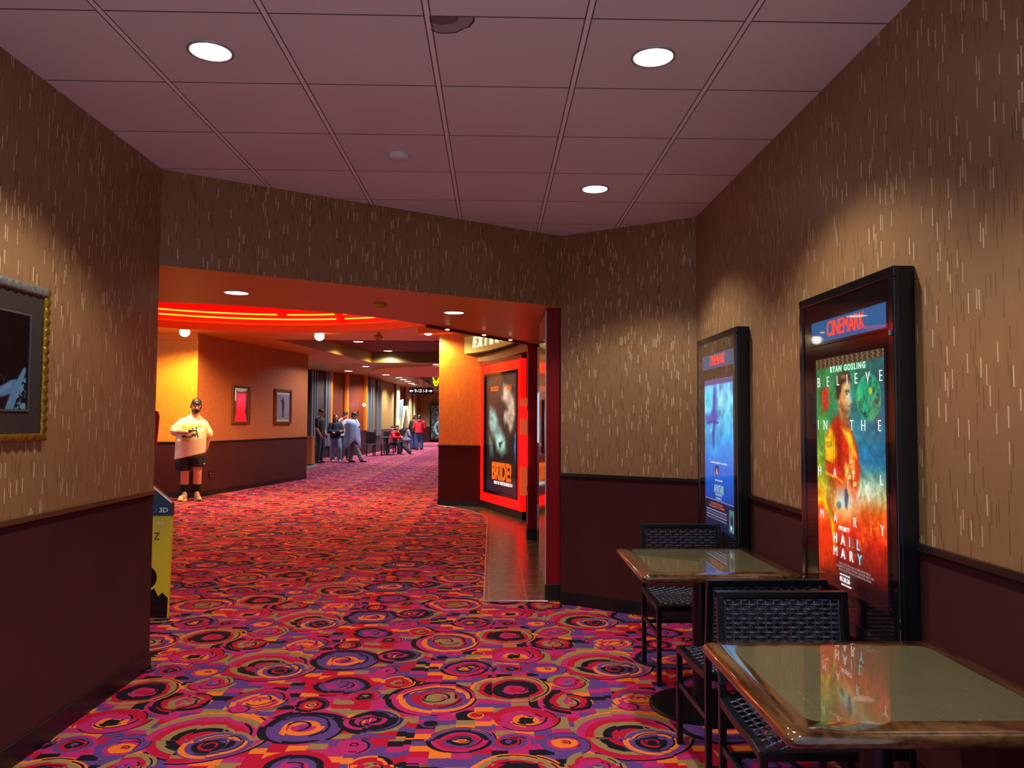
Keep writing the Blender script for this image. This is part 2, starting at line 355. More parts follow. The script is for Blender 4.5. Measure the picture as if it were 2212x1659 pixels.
    def mesh(s, name, smooth=False):
        bmesh.ops.recalc_face_normals(s.bm, faces=s.bm.faces)
        me = bpy.data.meshes.new(name); s.bm.to_mesh(me); s.bm.free()
        if smooth: me.polygons.foreach_set('use_smooth', [True]*len(me.polygons))
        return me
def link(name, me, mat, parent=None, bevel=0, seg=2):
    o = bpy.data.objects.new(name, me); C.objects.link(o)
    if mat: me.materials.append(M[mat] if isinstance(mat, str) else mat)
    if parent: o.parent = parent
    if bevel:
        b = o.modifiers.new('bevel', 'BEVEL'); b.width = bevel; b.segments = seg; b.limit_method = 'ANGLE'; b.angle_limit = .6
    return o
def mk(name, mb, mat, parent=None, bevel=0, smooth=False, seg=2): return link(name, mb.mesh(name, smooth), mat, parent, bevel, seg)
def auto(o, ang=40):
    me = o.data; me.polygons.foreach_set('use_smooth', [True]*len(me.polygons))
    me.set_sharp_from_angle(angle=math.radians(ang)); return o
def thing(name, label, cat, loc=(0, 0, 0), rz=0, group=None):
    o = bpy.data.objects.new(name, None); C.objects.link(o); o.empty_display_size = .1
    o.location = loc; o.rotation_euler = (0, 0, rz); tag(o, label, cat, group); return o
def tag(o, label, cat, group=None):
    o['label'] = label; o['category'] = cat
    if group: o['group'] = group
    return o
def struct(name, mb, mat, parent=None, bevel=0, smooth=False):
    o = mk(name, mb, mat, parent, bevel, smooth); o['kind'] = 'structure'; return o
def dup(root, loc, rz=None, label=None):
    r = root.copy(); C.objects.link(r); r.location = loc
    if rz is not None: r.rotation_euler = (0, 0, rz)
    if label: r['label'] = label
    for ch in list(root.children):
        c = ch.copy(); C.objects.link(c); c.parent = r
        for g in ch.children:
            d = g.copy(); C.objects.link(d); d.parent = c
    return r
def basis(o, right, upv):
    r, u = Vector(right).normalized(), Vector(upv).normalized(); n = r.cross(u)
    m = Matrix((r, u, n)).transposed().to_4x4(); m.translation = Vector(o); return m
def text(body, name, mat, mtx, size, parent=None, sx=1, align='CENTER', ext=.0006, fat=0, shear=0, spacing=1, outline=0):
    cu = bpy.data.curves.new(name, 'FONT'); cu.body = body; cu.size = size; cu.align_x = align; cu.align_y = 'CENTER'; cu.extrude = ext; cu.offset = fat; cu.shear = shear; cu.space_character = spacing; cu.resolution_u = 3
    if outline: cu.fill_mode = 'NONE'; cu.bevel_depth = outline; cu.bevel_resolution = 1; cu.extrude = 0
    t = bpy.data.objects.new('tmp', cu); C.objects.link(t)
    dg = bpy.context.evaluated_depsgraph_get(); me = bpy.data.meshes.new_from_object(t.evaluated_get(dg)); bpy.data.objects.remove(t); bpy.data.curves.remove(cu)
    me.transform(Matrix.Diagonal((sx, 1, 1, 1)))
    me.transform(mtx if parent is None else parent.matrix_world.inverted() @ mtx)
    me.name = name; me.materials.clear(); return link(name, me, mat, parent)
def remesh(mb, name, voxel, smooth=3):
    me = mb.mesh(name); t = bpy.data.objects.new('tmp', me); C.objects.link(t)
    r = t.modifiers.new('r', 'REMESH'); r.mode = 'VOXEL'; r.voxel_size = voxel; r.use_smooth_shade = True
    if smooth:
        s = t.modifiers.new('s', 'SMOOTH'); s.factor = .5; s.iterations = smooth
    dg = bpy.context.evaluated_depsgraph_get(); out = bpy.data.meshes.new_from_object(t.evaluated_get(dg)); bpy.data.objects.remove(t)
    out.polygons.foreach_set('use_smooth', [True]*len(out.polygons)); out.name = name; return out
def painted(name, mat, mtx, w, h, nx, ny, fn, parent=None):
    """flat printed sheet: a fine grid carrying a colour per vertex; origin = lower left corner of the print"""
    u, v = np.meshgrid(np.linspace(0, 1, nx+1), np.linspace(0, 1, ny+1)); col = np.clip(fn(u, v, w, h), 0, 1)
    col = np.where(col <= .04045, col/12.92, ((col+.055)/1.055)**2.4)
    P = np.zeros(((nx+1)*(ny+1), 3)); P[:, 0] = u.ravel()*w; P[:, 1] = v.ravel()*h
    i = (np.arange(ny)[:, None]*(nx+1) + np.arange(nx)[None]).ravel(); Fc = np.stack([i, i+1, i+nx+2, i+nx+1], 1)
    me = bpy.data.meshes.new(name); me.vertices.add(len(P)); me.vertices.foreach_set('co', P.ravel())
    me.loops.add(Fc.size); me.loops.foreach_set('vertex_index', Fc.ravel()); me.polygons.add(len(Fc)); me.polygons.foreach_set('loop_start', np.arange(0, Fc.size, 4)); me.polygons.foreach_set('loop_total', np.full(len(Fc), 4)); me.update(calc_edges=True)
    a = me.attributes.new('Col', 'FLOAT_COLOR', 'POINT'); a.data.foreach_set('color', np.c_[col.reshape(-1, 3), np.ones(len(P))].ravel())
    me.transform(mtx if parent is None else parent.matrix_world.inverted() @ mtx)
    return link(name, me, mat, parent)
def wall(name, a, b, z0, z1, mat, th=.0, parent=None, flip=False, u0=0):
    """vertical wall sheet from a to b with UVs in metres, given thickness away from the room"""
    a, b = Vector((*a, 0)), Vector((*b, 0)); L = (b-a).length; d = (b-a)/L; n = Vector((d.y, -d.x, 0))*(1 if flip else -1); mb = MB()
    def q(p, r, za, zb, ua, ub): mb.face([(p.x, p.y, za), (r.x, r.y, za), (r.x, r.y, zb), (p.x, p.y, zb)], [(ua, za), (ub, za), (ub, zb), (ua, zb)])
    q(a, b, z0, z1, u0, u0+L)
    if th:
        a2, b2 = a+n*th, b+n*th
        q(b, b2, z0, z1, u0+L, u0+L+th); q(b2, a2, z0, z1, u0+L+th, u0+2*L+th); q(a2, a, z0, z1, 0, th)
        mb.face([a+Vector((0, 0, z1)), b+Vector((0, 0, z1)), b2+Vector((0, 0, z1)), a2+Vector((0, 0, z1))]); mb.face([a+Vector((0, 0, z0)), a2+Vector((0, 0, z0)), b2+Vector((0, 0, z0)), b+Vector((0, 0, z0))])
        bmesh.ops.remove_doubles(mb.bm, verts=mb.bm.verts, dist=1e-5)
    o = struct(name, mb, mat, parent); return o
def strip(name, a, b, z0, z1, mat, out=.012, parent=None, side=1, bevel=.002):
    """board fixed on the room side of the line a-b"""
    a, b = Vector((*a, 0)), Vector((*b, 0)); d = (b-a).normalized(); n = Vector((d.y, -d.x, 0))*side*out
    return struct(name, MB().prism([a, b, b+n, a+n], z0, z1), mat, parent, bevel)

# ================================================================ near room
CZ, HZ, WZ, RZ = 2.993, 2.405, 1.03, 1.045
A, B, Rr = (-2.03, 4.69), (.55, 6.29), (1.5, 5.65)
L2 = 3.09                                       # lobby ceiling
T = geometry.tessellate_polygon
def flat(name, outer, z, mat, holes=(), kind=True):
    polys = [[Vector((x, y, 0)) for x, y in p] for p in (outer, *holes)]; allp = [p for q in polys for p in q]
    mb = MB(); vs_ = [mb.bm.verts.new((p.x, p.y, z)) for p in allp]
    for t in T(polys):
        try: mb.bm.faces.new([vs_[i] for i in t])
        except ValueError: pass
    return struct(name, mb, mat)
TW = [(-.07, 6.34), (-.08, 11.5), (-.13, 11.9), (-.24, 12.3), (-.42, 12.74), (-.66, 13.1), (-.96, 13.42), (-.96, 13.6), (2.4, 13.6), (2.4, 6.34)]
fl = flat('floor', [(-9, .2), (3, .2), (3, 62), (-9, 62)], 0, 'carpet')
flo = struct('floor_tile_entry', MB().prism(TW, .0, .006), 'tile')
ed = MB(); pts = [Vector((x, y, .006)) for x, y in [(.45, 6.34)] + TW[:7]]
ed.tube(pts, .006, 6); struct('trim_1', ed, 'trimring')
flat('ceiling', [(-2.03, .9), (1.5, .9), Rr, B, A], CZ, 'ceil')

# walls of the near room: dashed paper above, carpeted wainscot below
def papered(side, a, b, flip=False, top=CZ, th=0, rail='rail_dark', sidev=1, paper='paper', u0=0, bot='maroon'):
    wall('wall_'+side, a, b, WZ, top, paper, th, None, flip, u0)
    wall('wall_'+side+'_wainscot', a, b, 0, WZ, bot, th, None, flip)
    strip('trim_rail_'+side, a, b, WZ-.008, WZ+.018, rail, .016, None, sidev)
    strip('baseboard_'+side, a, b, 0, .1, 'base', .012, None, sidev)
papered('left', (-2.03, .5), A, False, CZ, .16, 'rail_brass', 1)
# wrap of rail and base around the wall end
strip('trim_rail_left_end', (-2.19, 4.69), (-2.03, 4.69), WZ-.012, WZ+.02, 'rail_brass', .02, None, -1)
papered('right', Rr, (1.5, .5), False, CZ, 0, 'rail_dark', 1)
papered('back_right', B, Rr, False, CZ, 0, 'rail_dark', 1, u0=3)
hd = wall('wall_header', A, B, HZ, CZ+.05, 'paper', 0)

# ================================================================ soffit over the opening, with the round neon cove behind it
CC, CR = Vector((-3.3, 9.3)), 3.16
arc = [(CC.x+CR*math.cos(t), CC.y+CR*math.sin(t)) for t in [math.radians(-90+ (56*i/14)) for i in range(15)]]
sof = [(A[0]-.003, A[1]+.006), (B[0]-.003, B[1]+.006), (.57, 6.366), (.66, 9.6), (.41, 9.2), (-.65, 7.55)] + arc[::-1] + [(-9, 6.14), (-9, 4.4), (-2.19, 4.4)]
so = struct('ceiling_soffit', MB().prism(sof[::-1], HZ, 3.02), 'brownpaint')
strip('trim_soffit_edge', (-.65, 7.55), (.41, 9.2), HZ-.025, HZ+.01, 'maroonflat', .03, None, -1)
def circ(c, r, n=96, a0=0, a1=2*PI): return [(c[0]+r*math.cos(a0+(a1-a0)*i/n), c[1]+r*math.sin(a0+(a1-a0)*i/n)) for i in range(n+(0 if abs(a1-a0-2*PI) < 1e-6 else 1))]
tray = [(-4.4, 15.7), (.6, 15.7), (.6, 21.8), (-3.45, 21.8)]
flat('ceiling_lobby', [(-9, 6.1), (3, 6.1), (3, 22.2), (-9, 22.2)], L2, 'brownpaint', (circ(CC, 3.2), tray))
# tray: raised tile field with painted sides
tb = MB(); n4 = len(tray)
for i, mt in ((0, 'olivepaint'), (2, 'olivepaint'), (3, 'amberpaint'), (1, 'amberpaint')):
    p, q = tray[i], tray[(i+1) % 4]
    struct('ceiling_tray_side', MB().prism([p, q, (q[0]+.01*(1 if i == 1 else 0), q[1]+.01), (p[0], p[1]+.01)] if i in (0, 2) else [p, q, (q[0]+(-.01 if i == 3 else .01), q[1]), (p[0]+(-.01 if i == 3 else .01), p[1])], L2, L2+.3), mt)
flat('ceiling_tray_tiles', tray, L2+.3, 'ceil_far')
# cove: red recess wall, lid, orange drop ring
struct('ceiling_cove_wall', MB().rings([[(x, y, z) for x, y in circ(CC, 3.2)] for z in (L2-.07, 3.5)], False), 'redcove', smooth=True)
flat('ceiling_cove_lid', circ(CC, 3.2), 3.5, 'orangepaint')
rg = MB(); o_, i_ = circ(CC, 3.14), circ(CC, 3.03)
rg.rings([[(x, y, 2.86) for x, y in i_], [(x, y, 2.86) for x, y in o_], [(x, y, 2.975) for x, y in o_], [(x, y, 2.975) for x, y in i_], [(x, y, 2.86) for x, y in i_]], False)
struct('ceiling_cove_ring', rg, 'orangepaint')
struct('ceiling_cove_ledge', MB().rings([[(x, y, z) for x, y in circ(CC, r)] for r, z in ((3.03, 2.975), (3.2, 2.985), (3.2, 3.02))], False), 'brownpaint')
nc = thing('neon_cove_light', 'two red neon tube rings inside the round ceiling recess beyond the opening', 'neon light', (CC.x, CC.y, 3.08))
for zi, z in enumerate((0.0, .075)):
    ang = .31*zi; k = 0
    for seg in (1.0, .28, .9, .85, .22, 1.05, .6, .75):
        a1 = ang+seg-.03; nn = max(4, int(seg*22))
        mk('neon_tube', MB().tube([(3.13*math.cos(ang+(a1-ang)*j/nn), 3.13*math.sin(ang+(a1-ang)*j/nn), z) for j in range(nn+1)], .011, 6), 'neonred', nc, smooth=True); ang += seg+.02

# ================================================================ lobby walls beyond the opening
C0, E0 = (-5.58, 14.66), (-4.66, 19.45)
papered('lobby_yellow', (-9, 14.9), C0, False, L2, 0, 'rail_dark', 1, 'paper_amber_lit')
papered('lobby_left', C0, E0, False, L2, .2, 'rail_dark', 1, 'paper_rust_lit', bot='maroon')
strip('band_yellow_top', (-9, 14.9), C0, L2-.12, L2, 'orangepaint', .03, None, 1)  # orange band along the top of the yellow wall
# column between corridor and the poster wall
K1, K2, K3 = (-.95, 13.44), (-.16, 13.17), (.48, 11.47)
papered('column', K1, K2, False, L2, 0, 'rail_dark', 1, 'paper_orange_lit')
papered('column_side', (-.6, 62), K1, False, L2+.6, 0, 'rail_dark', 1, 'paper_olive')
struct('wall_poster_backing', MB().prism([K2, K3, (K3[0]+.12, K3[1]+.05), (K2[0]+.12, K2[1]+.05)], 0, L2), 'maroonflat')
strip('baseboard_poster', K2, K3, 0, .17, 'base', .05, None, 1)
bs_ = struct('ceiling_column_bulkhead', MB().prism([(-1.3, 13.2), (-.2, 12.9), (.6, 10.9), (.9, 11), (.2, 13.3), (-1.3, 13.6)], 2.96, L2), 'orangepaint')
# auditorium entry: passage walls, piers
struct('wall_passage', MB().box(1.7, 1.75, 6.4, 12, 0, L2).box(.7, 1.75, 11.6, 11.65, 0, L2), 'dark')
struct('wall_passage_front', MB().prism([(.57, 6.36), (1.75, 6.0), (1.75, 6.05), (.6, 6.4)], 0, HZ), 'dark')
def pier(nm, x0, x1, y0, y1, z1, lab):
    t = thing(nm, lab, 'pier', ((x0+x1)/2, (y0+y1)/2, 0))
    w, d = (x1-x0)/2, (y1-y0)/2
    mk('pier_body', MB().box(-w, w, -d, d, .13, z1), 'maroonflat', t, .004)
    mk('pier_base', MB().box(-w-.008, w+.004, -d-.008, d+.008, 0, .135), 'base', t, .003); return t, w, d
p1, w1, d1 = pier('entrance_pier', .435, .57, 6.37, 7.25, HZ, 'maroon pier at the right side of the opening, glossy red inner face')
pf = mk('glossy_side_panel', MB().box(-w1-.006, -w1, -d1+.015, d1-.015, .15, HZ-.03), 'lacquer', p1); pf['label'] = 'glossy dark red side panel'
mk('edge_strip', MB().box(-w1-.0075, -w1+.001, -d1-.0015, -d1+.004, .13, HZ-.02), 'trimring', p1)
p2, w2, d2 = pier('entrance_pier', .425, .545, 9.6, 9.8, HZ, 'narrow dark maroon pier at the far side of the auditorium entrance')
mk('edge_light_strip', MB().box(-w2-.006, -w2+.006, -d2-.006, -d2+.004, .2, HZ-.1), 'trimring', p2)
# door leaf seen edge-on between the piers
dr = struct('door_1', MB().box(.58, .62, 8.75, 9.62, .01, 2.3), 'glassgrey')
struct('trim_door_base', MB().box(.56, .64, 8.7, 9.64, .0, .14), 'base')
# ================================================================ far corridor
L3 = 3.36
flat('ceiling_corridor', [(-9, 22.2), (3, 22.2), (3, 62), (-9, 62)], L3, 'brownfar')
struct('ceiling_step', MB().box(-9, 3, 22.2, 22.22, L2, L3+.3), 'brownfar')
struct('ceiling_orange_disc', MB().prism(circ((-1.25, 29.6), 3.35, 64), L3-.06, L3), 'orangepaint')
def pxl(px, a, b):
    """point of the plan line a-b seen in picture column px (near the horizon)"""
    d = ray(px, 900); a, b = Vector(a), Vector(b); e = b-a
    s = (a.x*d.y - a.y*d.x)/(e.y*d.x - e.x*d.y); p = a+e*s; return (p.x, p.y)
G0, G1, G2, G3 = (-7.2, 28.6), (-5.55, 33.0), (-5.2, 40.0), (-5.3, 53)
def seg(nm, p0, p1, a, b, z0, z1, mat, out=0., th=.02):
    p, q = Vector((*pxl(p0, a, b), 0)), Vector((*pxl(p1, a, b), 0)); d = (q-p).normalized(); n = Vector((d.y, -d.x, 0))
    return struct(nm, MB().prism([p+n*out, q+n*out, q+n*(out+th), p+n*(out+th)], z0, z1), mat)
wall('wall_corridor_glazed', G0, G1, 0, L3, 'darkbrick'); wall('wall_corridor_left', G1, G2, 0, L3, 'paper_olive'); wall('wall_corridor_left_far', G2, G3, 0, L3, 'paper_olive')
wall('wall_corridor_end', (-9, 53), (3, 53), WZ, L3, 'paper_olive'); wall('wall_corridor_end_wainscot', (-9, 52.98), (3, 52.98), 0, WZ, 'maroon')
# glazed bay at left: mullions and glass, then orange panels
seg('wall_bay_base', 660, 713, G0, G1, 0, .5, 'dark', .0, .05)
for a_, b_ in ((668, 671), (673.5, 676), (678.5, 680.5), (698, 701.5), (703, 708.5)): seg('trim_mullion', a_, b_, G0, G1, .45, L3, 'grey', .05, .06)
seg('window_1', 681, 698, G0, G1, .5, L3, 'darkbrick', .02, .02)
seg('window_2', 671, 678, G0, G1, .5, L3, 'glassgrey', .01, .02)
seg('trim_orange', 709, 713, G0, G1, WZ, L3, 'orangepaint', .03, .08); seg('wall_panel_rust', 713, 742, G0, G1, WZ, L3, 'rustpanel', .0, .02)
seg('trim_orange_column', 742, 747.5, G0, G1, WZ, L3, 'orangepaint', .03, .1); seg('wall_panel_rust_wide', 747.5, 784, G0, G1, WZ, L3, 'rustpanel', .0, .02)
seg('trim_orange_end', 784, 786.5, G0, G1, WZ, L3, 'orangepaint', .03, .12); seg('wall_bay_wainscot', 709, 786.5, G0, G1, 0, WZ, 'maroon', .02, .05)
seg('window_3', 787, 796, G1, G2, .55, L3, 'glassgrey', .02, .02)
for a_, b_ in ((795, 798), (800, 803), (811, 813.5), (816, 819)): seg('trim_mullion_white', a_, b_, G1, G2, .75, L3, 'grey', .03, .08)
seg('wall_left_wainscot', 786.5, 852, G1, G2, 0, WZ, 'maroon', .01, .03)
seg('wall_left_wainscot_far', 865, 905, G2, G3, 0, WZ, 'maroon', .01, .03)
for a_, b_, z0 in ((852, 858.5, .2), (872, 876, 2.1), (876, 882, 2.1), (891, 896.5, .55)): seg('trim_fin', a_, b_, G1 if a_ < 860 else G2, G2 if a_ < 860 else G3, z0 if z0 != .2 else WZ, L3, 'palegreen', .06, .06)
# angled boards of the "A"
def board(pxs, y, mat='palegreen', th=.06):
    pts = [aty(px, py, y) for px, py in pxs]; return struct('trim_angled_board', MB().prism3(pts, (0, th, 0)), mat)
board([(872, 877), (877.5, 877), (869, 926), (866, 926)], 42.0); board([(876.5, 877), (881, 877), (887, 922), (884, 922)], 42.05)
board([(858, 866), (872, 862), (871, 880), (866, 920), (863, 938), (857, 938)], 41.2, 'glassgrey', .03)
board([(857, 922), (865, 900), (865, 938), (858, 938)], 41.1, 'palegreen', .03)
# bright clerestory boards and hanging far panel
for a_, b_ in ((897, 899.5), (901, 904), (914, 920), (925, 929)): board([(a_, 814.5), (b_, 814.5), (b_, 834), (a_, 834)], 34.5, 'palegreen', .03)
struct('ceiling_grey_wedge', MB().prism3([aty(*p, 34.2) for p in ((903, 814.5), (951, 814.5), (951, 843), (938, 837))], (0, .05, 0)), 'grey')

# ================================================================ lamps
def downlight(px, py, z, lab, r=.083, power=60, ang=118, mat='lampwhite', col=(1, .93, .82), grp=None, pos=None, blend=.42):
    p = Vector(pos) if pos else atz(px, py, z); t = thing('recessed_downlight', lab, 'ceiling light', p, 0, grp)
    mk('trim_ring', MB().rings([[(rr*math.cos(2*PI*k/32), rr*math.sin(2*PI*k/32), zz) for k in range(32)] for rr, zz in ((r*.97, -.002), (r*1.02, -.006), (r*1.12, -.005), (r*1.13, .001))], False), 'trimring', t, smooth=True)
    mk('lens', MB().lathe([(.002, -.006), (r*.6, -.0055), (r*.97, -.003), (r*.98, .0)], n=32), mat, t, smooth=True)
    if power:
        l = bpy.data.lights.new('downlight_bulb', 'SPOT'); l.energy = power; l.color = col; l.spot_size = math.radians(ang); l.spot_blend = blend; l.shadow_soft_size = .07
        o = bpy.data.objects.new('downlight_bulb', l); C.objects.link(o); o.parent = t; o.location = (0, 0, -.02)
    return t
G = 'downlights in the grey tile ceiling'
PN = 115
downlight(455, 111, CZ, 'white recessed downlight in the grey tile ceiling above the left wall', .083, PN, grp=G)
downlight(1411, 123, CZ, 'large white recessed downlight near the top right of the grey tile ceiling', .083, PN, grp=G)
downlight(1285, 408, CZ, 'small far white recessed downlight in the grey ceiling near the back corner', .083, PN, grp=G)
for x in (.66, -1.18): downlight(0, 0, CZ, 'recessed downlight directly overhead above the picture frame, ' + ('right' if x > 0 else 'left') + ' one', .083, PN, grp=G, pos=(x, 1.32, CZ))
G = 'downlights in the brown soffit'
downlight(511, 632, HZ, 'oval bright downlight in the orange brown soffit at left', .085, 55, 125, col=(1, .75, .42), grp=G)
downlight(981, 675, HZ, 'bright downlight in the orange brown soffit at right', .085, 55, 125, col=(1, .75, .42), grp=G)
G = 'globe lamps below the lobby ceiling'
for px, py, lb in ((399, 717, 'glowing round globe lamp above the man in the cream shirt'), (690, 726, 'glowing round globe lamp below the middle of the red neon cove'), (925, 714, 'glowing round globe lamp beside the orange column')):
    p = atz(px, py, L2-.07); t = thing('globe_ceiling_lamp', lb, 'ceiling light', (p.x, p.y, L2), 0, G)
    mk('globe', MB().ell((0, 0, -.075), (.088, .088, .08), n=24, k=14), 'lampwarm', t, smooth=True); mk('mount_ring', MB().lathe([(.07, -.02), (.1, -.018), (.1, 0)], n=24), 'trimring', t)
    l = bpy.data.lights.new('globe_bulb', 'SPOT'); l.energy = 260 if px > 900 else 520; l.color = (1, .62, .26); l.spot_size = math.radians(165); l.spot_blend = .5; l.shadow_soft_size = .09
    o = bpy.data.objects.new('globe_bulb', l); C.objects.link(o); o.parent = t; o.location = (0, 0, -.17)
G = 'small cool downlights along the corridor'
for i, (px, py, z, lb, pw) in enumerate(((774, 738, L2+.3, 'small blue-white downlight in the raised tile tray, nearer one', 350), (838, 758, L2+.3, 'small blue-white downlight in the raised tile tray, farther one', 350),
    (790, 791.5, L3, 'small white downlight at the left tip of the orange disc', 550), (752.6, 801.3, L3, 'small blue-white downlight above the group of standing people', 330), (833.7, 809.6, L3, 'first small white downlight below the orange disc', 700),
    (861.6, 815.8, L3, 'second small white downlight in the corridor row', 700), (871.5, 820, L3, 'third small white downlight in the corridor row', 0), (880.4, 824, L3, 'fourth small downlight in the corridor row', 1000), (888.5, 828, L3, 'fifth small downlight in the corridor row', 0), (895.5, 830.5, L3, 'sixth and farthest visible downlight in the corridor row', 1600), (931, 843, L3, 'added downlight near the end wall behind the hanging sign', 2200), (941.8, 787.3, L3, 'small blue-white downlight beside the orange column, over the disc', 550))):  # the one near the end wall is added to brighten the corridor end
    downlight(px, py, z, lb, .12 if py < 800 else .16, pw, 150, 'lampcool', (.86, .86, 1), G, blend=.6)
G = 'small spotlights along the soffit edge'
for px, py, lb in ((966.5, 711, 'tiny lit spotlight at the soffit edge left of the EXTREME sign'), (1045.7, 723, 'tiny lit spotlight at the soffit edge above the EXTREME sign'), (1102.6, 733.5, 'tiny lit spotlight at the soffit edge right of the EXTREME sign')):
    p = atz(px, py, HZ-.028); t = thing('mini_spotlight', lb, 'ceiling light', p, 0, G)
    mk('trim_ring', MB().lathe([(.022, -.004), (.03, -.003), (.03, .0)], n=20), 'trimring', t); mk('lens', MB().lathe([(.002, -.012), (.018, -.009), (.022, -.003)], n=20), 'lampwarm', t)
t = tag(mk('smoke_detector', MB().lathe([(.002, -.028), (.045, -.026), (.058, -.018), (.062, 0)], n=32), 'ceil', smooth=True), 'small round cover plate on a grey ceiling tile', 'smoke detector'); t.location = atz(861, 334, CZ)
t = tag(mk('smoke_detector', MB().lathe([(.002, -.03), (.05, -.028), (.06, 0)], n=32), 'brownpaint', smooth=True), 'small round brown disc on the orange soffit', 'smoke detector'); t.location = atz(820, 657, HZ)
t = thing('ceiling_sprinkler', 'brass dome fitting hanging from the lobby ceiling right of the neon cove', 'ceiling fixture', atz(817, 718, L2))
mk('stem', MB().lathe([(.05, -.06), (.05, 0)], n=20), 'amberpaint', t); mk('dome', MB().lathe([(.002, -.15), (.03, -.145), (.08, -.11), (.085, -.08), (.06, -.06)], n=24), 'gold', t, smooth=True)
t = thing('air_vent', 'dark square air vent in the brown tile tray', 'vent', (-.95, 17.9, L2+.3)); 
mk('frame', MB().box(-.55, .55, -.8, .8, -.02, 0), 'brownfar', t)
for k in range(6): mk('slat', MB().box(-.5, .5, -.68+k*.26, -.6+k*.26, -.035, -.02), 'dark', t)

# ================================================================ poster light boxes on the right wall
def npx(u, v): return u, v
def pmask(u, v, poly, soft=.004):
    """soft polygon mask (even-odd with distance feather)"""
    ins = np.zeros(u.shape, bool); dist = np.full(u.shape, 9.); n = len(poly)
    for i in range(n):
        x0, y0 = poly[i]; x1, y1 = poly[(i+1) % n]
        c = ((y0 > v) != (y1 > v)); xi = (x1-x0)*(v-y0)/((y1-y0) if y1 != y0 else 1e-9)+x0; ins ^= c & (u < xi)
        dx, dy = x1-x0, y1-y0; tt = np.clip(((u-x0)*dx+(v-y0)*dy)/(dx*dx+dy*dy+1e-12), 0, 1); dist = np.minimum(dist, np.hypot(u-x0-tt*dx, v-y0-tt*dy))
    return np.clip(np.where(ins, .5+dist/soft/2, .5-dist/soft/2), 0, 1)
def emask(u, v, cx, cy, rx, ry, soft=.1):
    d = np.hypot((u-cx)/rx, (v-cy)/ry); return np.clip((1-d)/soft, 0, 1)
def over(c, m, col): return c*(1-m[..., None]) + np.array(col)/255.*m[..., None]
def vnoise(u, v, f, seed=0):
    r = np.random.default_rng(seed); g = r.random((64, 64)); x, y = (u*f) % 63, (v*f) % 63; i, j = x.astype(int), y.astype(int); a, b = x-i, y-j; a, b = a*a*(3-2*a), b*b*(3-2*b)
    return (g[j, i]*(1-a)+g[j, i+1]*a)*(1-b) + (g[j+1, i]*(1-a)+g[j+1, i+1]*a)*b
def fbm(u, v, f, s=0): return vnoise(u, v, f, s)*.5 + vnoise(u, v, f*2.1, s+1)*.3 + vnoise(u, v, f*4.3, s+2)*.2
def grad(v, stops):
    return np.stack([np.interp(v, [s[0] for s in stops], [s[1][k]/255 for s in stops]) for k in range(3)], -1)
def lightbox(lab, y0, y1, lit):
    """wall-mounted backlit case: y0 near edge, y1 far edge, on the wall x=1.5"""
    xb, xf = 1.5, 1.42; z0, z1 = .62, 2.03; t = thing('poster_light_box', lab, 'light box', (xb, (y0+y1)/2, z0), 0, 'poster light boxes on the right wall')
    bpy.context.view_layer.update(); iv = t.matrix_world.inverted(); W_ = y1-y0
    def P(n, mb, mt, **k): mb.bm.transform(iv); return mk(n, mb, mt, t, **k)
    P('case', MB().box(xf+.012, xb-.001, y0, y1, z0, z1), 'black', bevel=.006)
    f = MB(); w = .04
    for b in ((y0, y1, z1-w, z1), (y0, y1, z0, z0+.06), (y0, y0+w, z0+.06, z1-w), (y1-w, y1, z0+.06, z1-w)): f.box(xf, xf+.02, b[0], b[1], b[2], b[3])
    P('door_frame', f, 'blackgloss', bevel=.005)
    # inner mask panel around header and print
    P('backing_panel', MB().box(xf+.008, xf+.014, y0+w, y1-w, z0+.06, z1-w), 'blackgloss')
    ay0, ay1, az0, az1 = y0+.083, y1-.172+.0, .785, 1.742; hy0, hy1, hz0, hz1 = y0+.062, y1-.13, 1.815, 1.908
    for nm, (c0, c1, d0, d1) in (('header_frame', (hy0, hy1, hz0, hz1)), ('print_frame', (ay0, ay1, az0, az1))):
        f = MB(); e = .013
        for b in ((c0-e, c1+e, d1, d1+e), (c0-e, c1+e, d0-e, d0), (c0-e, c0, d0, d1), (c1, c1+e, d0, d1)): f.box(xf+.003, xf+.01, b[0], b[1], b[2], b[3])
        P(nm, f, 'blackgloss', bevel=.003)
    P('header_panel', MB().box(xf+.005, xf+.009, hy0, hy1, hz0, hz1), 'bluepanel')
    hm = basis((xf+.003, (hy0+hy1)/2-.0, (hz0+hz1)/2), (0, -1, 0), (0, 0, 1))
    text('CINEMARK', 'header_lettering', 'txtred', hm, .094, t, .72, fat=.0, ext=.001)
    lit(t, xf+.006, ay0, ay1, az0, az1)
    P('lock', MB().lathe([(.009, -.012), (.009, .0)], n=12).lathe([(.005, .0), (.003, .01)], n=8) if 0 else MB().box(xf-.008, xf, y0+.012, y0+.026, 1.78, 1.8), 'grey', bevel=.002)
    P('glazing', MB().face([(xf+.0012, y1-w, z0+.06), (xf+.0012, y0+w, z0+.06), (xf+.0012, y0+w, z1-w), (xf+.0012, y1-w, z1-w)]) and None or (lambda m: (m.face([(xf+.0012, y1-w, z0+.06), (xf+.0012, y0+w, z0+.06), (xf+.0012, y0+w, z1-w), (xf+.0012, y1-w, z1-w)]), m)[1])(MB()), 'pane')
    return t
